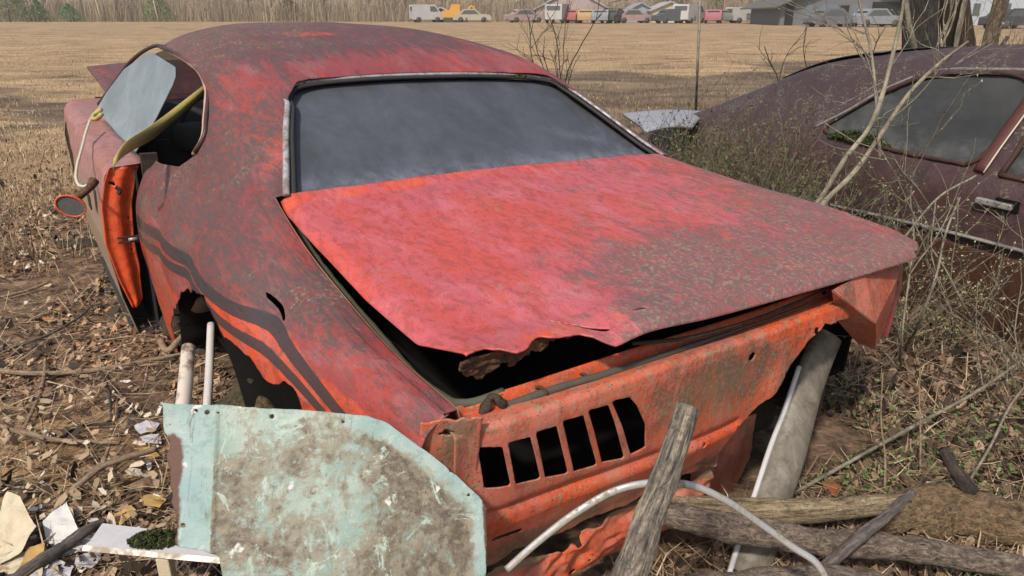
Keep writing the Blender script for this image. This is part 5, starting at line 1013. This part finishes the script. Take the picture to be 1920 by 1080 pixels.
# mossy tray: white board with raised front edge on a short post
T=[dp(195,985,1.28),dp(300,990,1.30),dp(418,1040,1.17),dp(160,1030,1.16)]; zt=.20
T=[np.array([raydir(u,v)[0]/-raydir(u,v)[2]*(EYE-zt),raydir(u,v)[1]/-raydir(u,v)[2]*(EYE-zt),zt]) for u,v in ((192,980),(400,1005),(420,1052),(158,1028))]
tray=empty('mossy_tray',tuple((T[0]+T[2])/2*[1,1,0])); o0=np.array(tray.location)
b=MB(); b.add([t-o0+[0,0,h] for h in (-.008,0.) for t in T],[[3,2,1,0],[4,5,6,7],[0,1,5,4],[1,2,6,5],[2,3,7,6],[3,0,4,7]]); b.build('board',M_tray,tray,bevel=.002)
b=MB(); b.tube([T[3]-o0+[0,0,0],T[2]-o0+[0,0,0]],.008,n=2,seg=4); b.build('front_rail',chrome('pale_rail',(.5,.48,.44),.5,(.3,.25,.2),.5,.3),tray)
pc_=(T[2]+T[3])/2-o0; b=MB(); b.box((pc_[0]+.015,pc_[1]+.012,zt/2-.012),(.014,.012,zt/2)); b.build('post',M_card,tray,bevel=.003)
cm=(T[0]+T[1]+T[2]+T[3])/4-o0; clump('moss',(cm[0]-.0,cm[1]+.004,cm[2]),(.060,.030),.022,M_moss,tray,1400,.005,8); tag(tray,'white board tray with a clump of dark moss on it beside the turquoise panel','tray')

# ------------------------------------------------------------------ far side of the field
def base(u,Y): x=(u-960)/FOC*Y*math.cos(PITCH)*1.0; x=raydir(u,40)[0]/raydir(u,40)[1]*Y; return np.array([x,Y,float(gz(x,Y))])
M_win=plain('far_window',(.10,.11,.12),.3,.3); M_tyre=plain('far_tyre',(.07,.065,.06),.9,.2)  # both lightened so distance haze sits in the colour
def far_car(u,Y,col,label,rz,kind='car',L=4.4,Wd=1.75,H=1.4):
    p=base(u,Y); r=empty('parked_'+kind,tuple(p),rz); g_=sum(col)/3; col=tuple(.72*c_+.28*g_ for c_ in col); m=plain('far_paint_%d'%u,tuple(.8*c_ for c_ in col),.6,.35,1.2)
    if kind=='van': prof=[(-L/2,.35),(-L/2,H*.97),(-L/2+.2,H),(L*.25,H),(L*.38,H*.62),(L/2,H*.5),(L/2,.35)]; win=[(L*.08,H*.62),(L*.08,H*.92),(L*.24,H*.92),(L*.35,H*.62)]
    elif kind=='truck': prof=[(-L/2,.45),(-L/2,.95),(-L*.05,.95),(-L*.03,H),(L*.18,H),(L*.27,1.0),(L/2,.92),(L/2,.45)]; win=[(-.0,1.0),(.02,H*.94),(L*.17,H*.94),(L*.24,1.02)]
    else: prof=[(-L/2,.3),(-L/2,.78),(-L*.36,.86),(-L*.22,H),(L*.08,H),(L*.22,.88),(L*.46,.78),(L/2,.6),(L/2,.3)]; win=[(-L*.31,.88),(-L*.2,H*.95),(L*.07,H*.95),(L*.18,.9)]
    b=MB(); b.prism(prof,-Wd/2,Wd/2); b.build('body',m,r,bevel=.06)
    for sg in (-1,1):
        b=MB(); b.prism(win,sg*Wd/2-.006*(sg<0)-.0,sg*Wd/2+.012*sg); b.build('side_window',M_win,r)
        for x in (-L*.31,L*.31):
            b=MB(); b.tube([(x,sg*(Wd/2-.2),.3),(x,sg*(Wd/2+.02),.3)],.31,seg=14); b.build('wheel',M_tyre,r,True)
    b=MB(); zz=H*.62 if kind!='car' else .88
    b.box((-L/2-.0 if kind=='van' else -L*.29,0,H*.80),(.02,Wd*.38,H*.12),rot(0,.0 if kind=='van' else -.6,0)); b.build('rear_window',M_win,r)
    tag(r,label,'van' if kind=='van' else 'pickup truck' if kind=='truck' else 'car','vehicles parked at the far edge of the field')
for a in [(1072,86,(.55,.10,.10),'faded red car left of the orange one in the far row',1.3),
          (1098,85,(.60,.36,.10),'orange-yellow car beside the red one in the far row',1.45),
          (1126,84,(.30,.32,.34),'pale grey car right of the orange-yellow one in the far row',1.4),
          (1150,85,(.09,.08,.10),'dark car between grey and pinkish cars in the far row',1.1),
          (1186,86,(.50,.30,.30),'long pinkish faded car in front of the blue-grey shed',.25),
          (1262,84,(.10,.12,.14),'dark grey car in front of the cream building',.3),
          (1337,85,(.52,.12,.18),'pinkish red car right of the white van',1.3),
          (1362,86,(.18,.20,.15),'greenish dark car right of the pinkish red one',1.2),
          (1478,84,(.40,.42,.46),'silver car at the left end of the grey barn',.2),
          (1895,60,(.06,.07,.08),'dark car at the far right edge behind the tan trunk',.3),
          (1560,66,(.16,.18,.22),'bluish dark car parked before the grey barn opening',.2),
          (1640,66,(.30,.33,.38),'light bluish car at the barn end next to the tree trunk',.2),
          (885,92,(.52,.48,.38),'low cream car beyond the orange digger',.1),
          (985,90,(.45,.30,.30),'small dusty pink car standing alone left of the barn',.3)]: far_car(a[0],a[1],a[2],a[3],a[4])
far_car(1046,85,(.55,.55,.55),'white van left of the red car in the far row',1.3,'van',4.8,1.9,1.9)
far_car(1292,85,(.62,.62,.62),'white van right of the cream building in the far row',.9,'van',4.4,1.9,1.9)
far_car(1400,85,(.50,.52,.50),'long pale van standing alone between car rows',.15,'van',4.2,1.9,1.6)
far_car(1440,82,(.55,.57,.60),'white pickup truck left of the silver car',.5,'truck',4.4,1.8,1.6)
far_car(800,92,(.52,.53,.58),'white van standing left of the dark red shed',.3,'van',3.6,2.0,1.9)
# orange digger, low detail
p=base(855,92); r=empty('digger',tuple(p)); mo=plain('far_orange',(.62,.32,.05),.5,.2,3)
b=MB(); b.prism([(-1.5,.6),(-1.5,1.2),(-.6,1.3),(-.4,1.9),(.4,1.9),(.5,1.2),(1.3,1.1),(1.4,.6)],-.7,.7); b.build('body',mo,r,bevel=.08)
b=MB(); b.tube([(1.2,0,1.),(1.9,0,1.8),(2.7,0,.5)],.12,n=9,seg=6); b.build('arm',mo,r)
for y in (-.8,.8): b=MB(); b.prism([(-1.4,.1),(-1.2,0),(1.2,0),(1.4,.1),(1.4,.5),(-1.4,.5)],y-.15,y+.15); b.build('track',M_tyre,r)
tag(r,'small orange digger beside the dark red shed across the field','digger')
def house(name,u0,u1,Y,hw,hr,wall,roof,label,cat,depth=7,opens=(),over=.3,rz=0.,lean=None):
    p0=base(u0,Y); p1=base(u1,Y); w=p1[0]-p0[0]; c=(p0+p1)/2; r=empty(name,(c[0],c[1]+depth/2,float(gz(c[0],Y))-.05),rz); y0=-depth/2
    mw=plain(name+'_wall_%d'%u0,wall,.85,.2,1.5); mr=plain(name+'_roof_%d'%u0,roof,.6,.2,1.5)
    b=MB(); b.prism([(-w/2,0),(-w/2,hw),(0,hw+hr),(w/2,hw),(w/2,0)],y0,-y0); b.build('wall',mw,r)
    b=MB(); t=.12
    for sg in (-1,1):
        e=w/2+over; zE=hw-hr*over/(w/2); b.prism([(0,hw+hr+.03),(sg*e,zE+.03),(sg*e,zE+.03+t),(0,hw+hr+.03+t*1.1)][::sg],y0-over,-y0+over)
    b.build('roof',mr,r)
    for (x0,x1,z0,z1,mat,nm) in opens:
        b=MB(); b.box(((x0+x1)/2*w/2,y0-.02,(z0+z1)/2),((x1-x0)/2*w/2,.03,(z1-z0)/2)); b.build(nm,mat,r)
    tag(r,label,cat); return r
M_open=plain('opening_shade',(.012,.011,.011),.9,.3); M_bluew=plain('bluish_boards',(.15,.18,.22),.8,.4,2); M_whit=plain('far_white',(.55,.55,.53),.7,.15,2)  # near-black panels: unlit insides painted onto the building fronts
house('barn',1005,1140,100,1.6,2.4,(.40,.33,.32),(.42,.44,.48),'grey-roofed weathered barn with a low gable beyond the red car','barn',9,[(-.25,.1,0,1.5,M_open,'doorway'),(.35,.5,.8,1.4,M_win,'window'),(-.7,-.5,.8,1.4,M_win,'window')])
house('shed',1170,1232,92,1.1,1.0,(.30,.33,.40),(.27,.32,.36),'low blue-grey shed left of the cream building','shed',5,[(-.2,.3,0,1.,M_open,'doorway')])
house('garage',1222,1290,90,1.35,.85,(.56,.50,.36),(.40,.40,.40),'cream garage with a shallow gable behind the dark grey car','garage',6,[(-.1,.5,0,1.2,M_whit,'door')])
house('shed',818,836,93,1.35,.25,(.22,.04,.045),(.45,.42,.42),'tiny dark red shed beside the orange digger','shed',2,[(-.5,.6,.1,1.1,M_open,'doorway')])
house('barn',1462,1700,72,1.9,2.6,(.15,.155,.175),(.13,.115,.105),'large grey tumbledown barn with dark openings left of the tree trunks','barn',9,
  [(-.93,-.80,0,2.,M_open,'opening'),(-.62,-.50,.2,1.9,M_bluew,'wall_panel'),(-.38,-.12,.3,1.9,M_bluew,'wall_panel'),(-.08,.06,.1,1.8,M_open,'opening'),(.10,.34,.3,1.9,M_bluew,'wall_panel'),(.42,.92,.1,2.1,M_open,'opening')],.9)
house('house',1780,1990,75,2.4,1.8,(.42,.47,.55),(.30,.29,.29),'pale blue house seen between the trunks at the right','house',8,[(-.62,-.50,.9,2.,M_win,'window'),(-.1,.04,.9,2.,M_win,'window'),(.3,.42,0,2.,M_open,'door')])
# bare wood edge: trunks one can tell apart, three kinds copied
M_fart=plain('pale_far_trunk',(.34,.27,.19),.9,.3,3); M_fard=plain('brown_far_trunk',(.15,.11,.085),.9,.3,3)
protos=[]
for k,(m_,r,h) in enumerate(((M_fart,.14,9),(M_fard,.20,11),(M_fard,.10,7))):
    q=np.random.default_rng(90+k); root=empty('bare_tree',(0,0,0)); tube('trunk',[(0,0,-.3),(.08,0,2),(.0,.1,5),(.2,0,h)],[r,r*.8,r*.3],m_,root,n=12,seg=7,rough=.1)
    b=MB()
    for i in range(34):
        z=q.uniform(.12,1)*h; a=q.uniform(0,6.28); grow(b,None,q,(0,0,z),(math.cos(a),math.sin(a),.7),q.uniform(1,2.6)*(1.2-z/h*.6),r*.25,1,.3,(2,4),3)
    b.build('crown',m_,root,True); protos.append(root)
def copy_tree(o,parent=None):
    c=o.copy(); COL.objects.link(c); c.parent=parent
    for ch in list(o.children): copy_tree(ch,c)
    return c
tl=['pale bare tree at the foot of the hillside','brown bare tree with a thick trunk at the foot of the hillside','slender brown bare tree at the foot of the hillside']
q=np.random.default_rng(5); us=np.sort(q.uniform(-60,1990,110)); used=[False]*3
for u in us:
    if 1000<u<1110 and q.uniform()<.5: continue
    k=int(q.integers(0,3)); Y=q.uniform(104,128); p=base(u,Y)
    o=protos[k] if not used[k] else copy_tree(protos[k]); used[k]=True
    o.location=(p[0],p[1],float(gz(p[0],p[1]))-.2+max(0,Y-112)*.16); o.rotation_euler=(0,0,q.uniform(0,6.28)); s=q.uniform(.8,1.25); o.scale=(s,s,s)
    tag(o,tl[k],'tree','bare trees along the far edge of the field')
def bush(u,Y,r,h,col,label,n=1500,kind='evergreen_bush',seed=0,dark=False):
    q=np.random.default_rng(seed); p=base(u,Y); root=empty(kind,tuple(p)); tube('trunk',[(0,0,-.2),(0,0,h*.6)],[.12,.05],M_fard,root,n=4,seg=6)
    V=[];Fc=[];
    for i in range(n):
        z=q.uniform(0,1)**.8; rr=r*(1-z**1.6)*(.55+.45*q.uniform()**.4)*(1+.3*math.sin(i*.7)); a=q.uniform(0,6.28); c=np.array([math.cos(a)*rr,math.sin(a)*rr,z*h+.1]); s=q.uniform(.06,.16); t=q.normal(size=3); t/=np.linalg.norm(t); w=np.cross(t,q.normal(size=3)); w/=np.linalg.norm(w); o=len(V)
        V+=[c-t*s,c+w*s*.6,c+t*s,c-w*s*.6]; Fc.append([o,o+1,o+2,o+3])
    me=mesh('crown',V,Fc,plain(kind+'_%d'%u,col,.8,.6,4),root,False); tag(root,label,'bush')
bush(20,98,2.6,5.,(.13,.19,.07),'broad green bush at the left edge of the far field',2600,seed=1); bush(75,99,1.3,2.6,(.15,.20,.09),'smaller pale green bush right of the broad one',1100,seed=2)
bush(133,99,1.5,2.1,(.12,.20,.09),'little cone-shaped green bush by itself on the left',900,seed=3); bush(297,98,1.7,3.8,(.13,.20,.06),'green bush with a pale pole before it',1400,seed=4)
bush(1258,112,3.2,5.5,(.035,.06,.03),'dark evergreen rising behind the cream garage',3000,'evergreen_tree',5); bush(1345,108,1.4,3.4,(.12,.20,.06),'bright green bush above the pinkish red car',1000,seed=6); bush(545,104,2.2,3.0,(.20,.16,.09),'olive brown thicket bush right of the red roof start',1500,'brown_bush',7)
for u,l in ((186,'leaning pale pole left of the green bush'),(293,'pale pole standing in front of the green bush')):
    p=base(u+4,96); o=tube('pole',[p,p+[-.25,0,3.],p+[-.6,0,7.]],[.07,.05],plain('pale_pole_%d'%u,(.6,.52,.40),.8,.1),None,n=5,seg=8); tag(o,l,'pole','pale poles in the far field')
xy=np.stack([q.uniform(-110,110,22000),q.uniform(99,122,22000)],-1); blades('thicket',xy,4.6,.075,leafmat('thicket_stems',[(0,(.12,.095,.06)),(.3,(.26,.20,.13)),(.6,(.36,.28,.19)),(.8,(.46,.36,.26)),(1,(.24,.25,.13))]),77,.5)

# faint haze over the field
b=MB(); b.box((0,350,40),(440,370,44)); hz=b.build('haze',None); hm=bpy.data.materials.new('haze'); hm.use_nodes=True; t=hm.node_tree; t.nodes.clear(); o_=t.nodes.new('ShaderNodeOutputMaterial'); v_=t.nodes.new('ShaderNodeVolumePrincipled')
v_.inputs['Color'].default_value=(.97,.945,.90,1); v_.inputs['Density'].default_value=.0017; v_.inputs['Anisotropy'].default_value=.3; t.links.new(v_.outputs[0],o_.inputs['Volume']); hz.data.materials.append(hm); hz['kind']='stuff'
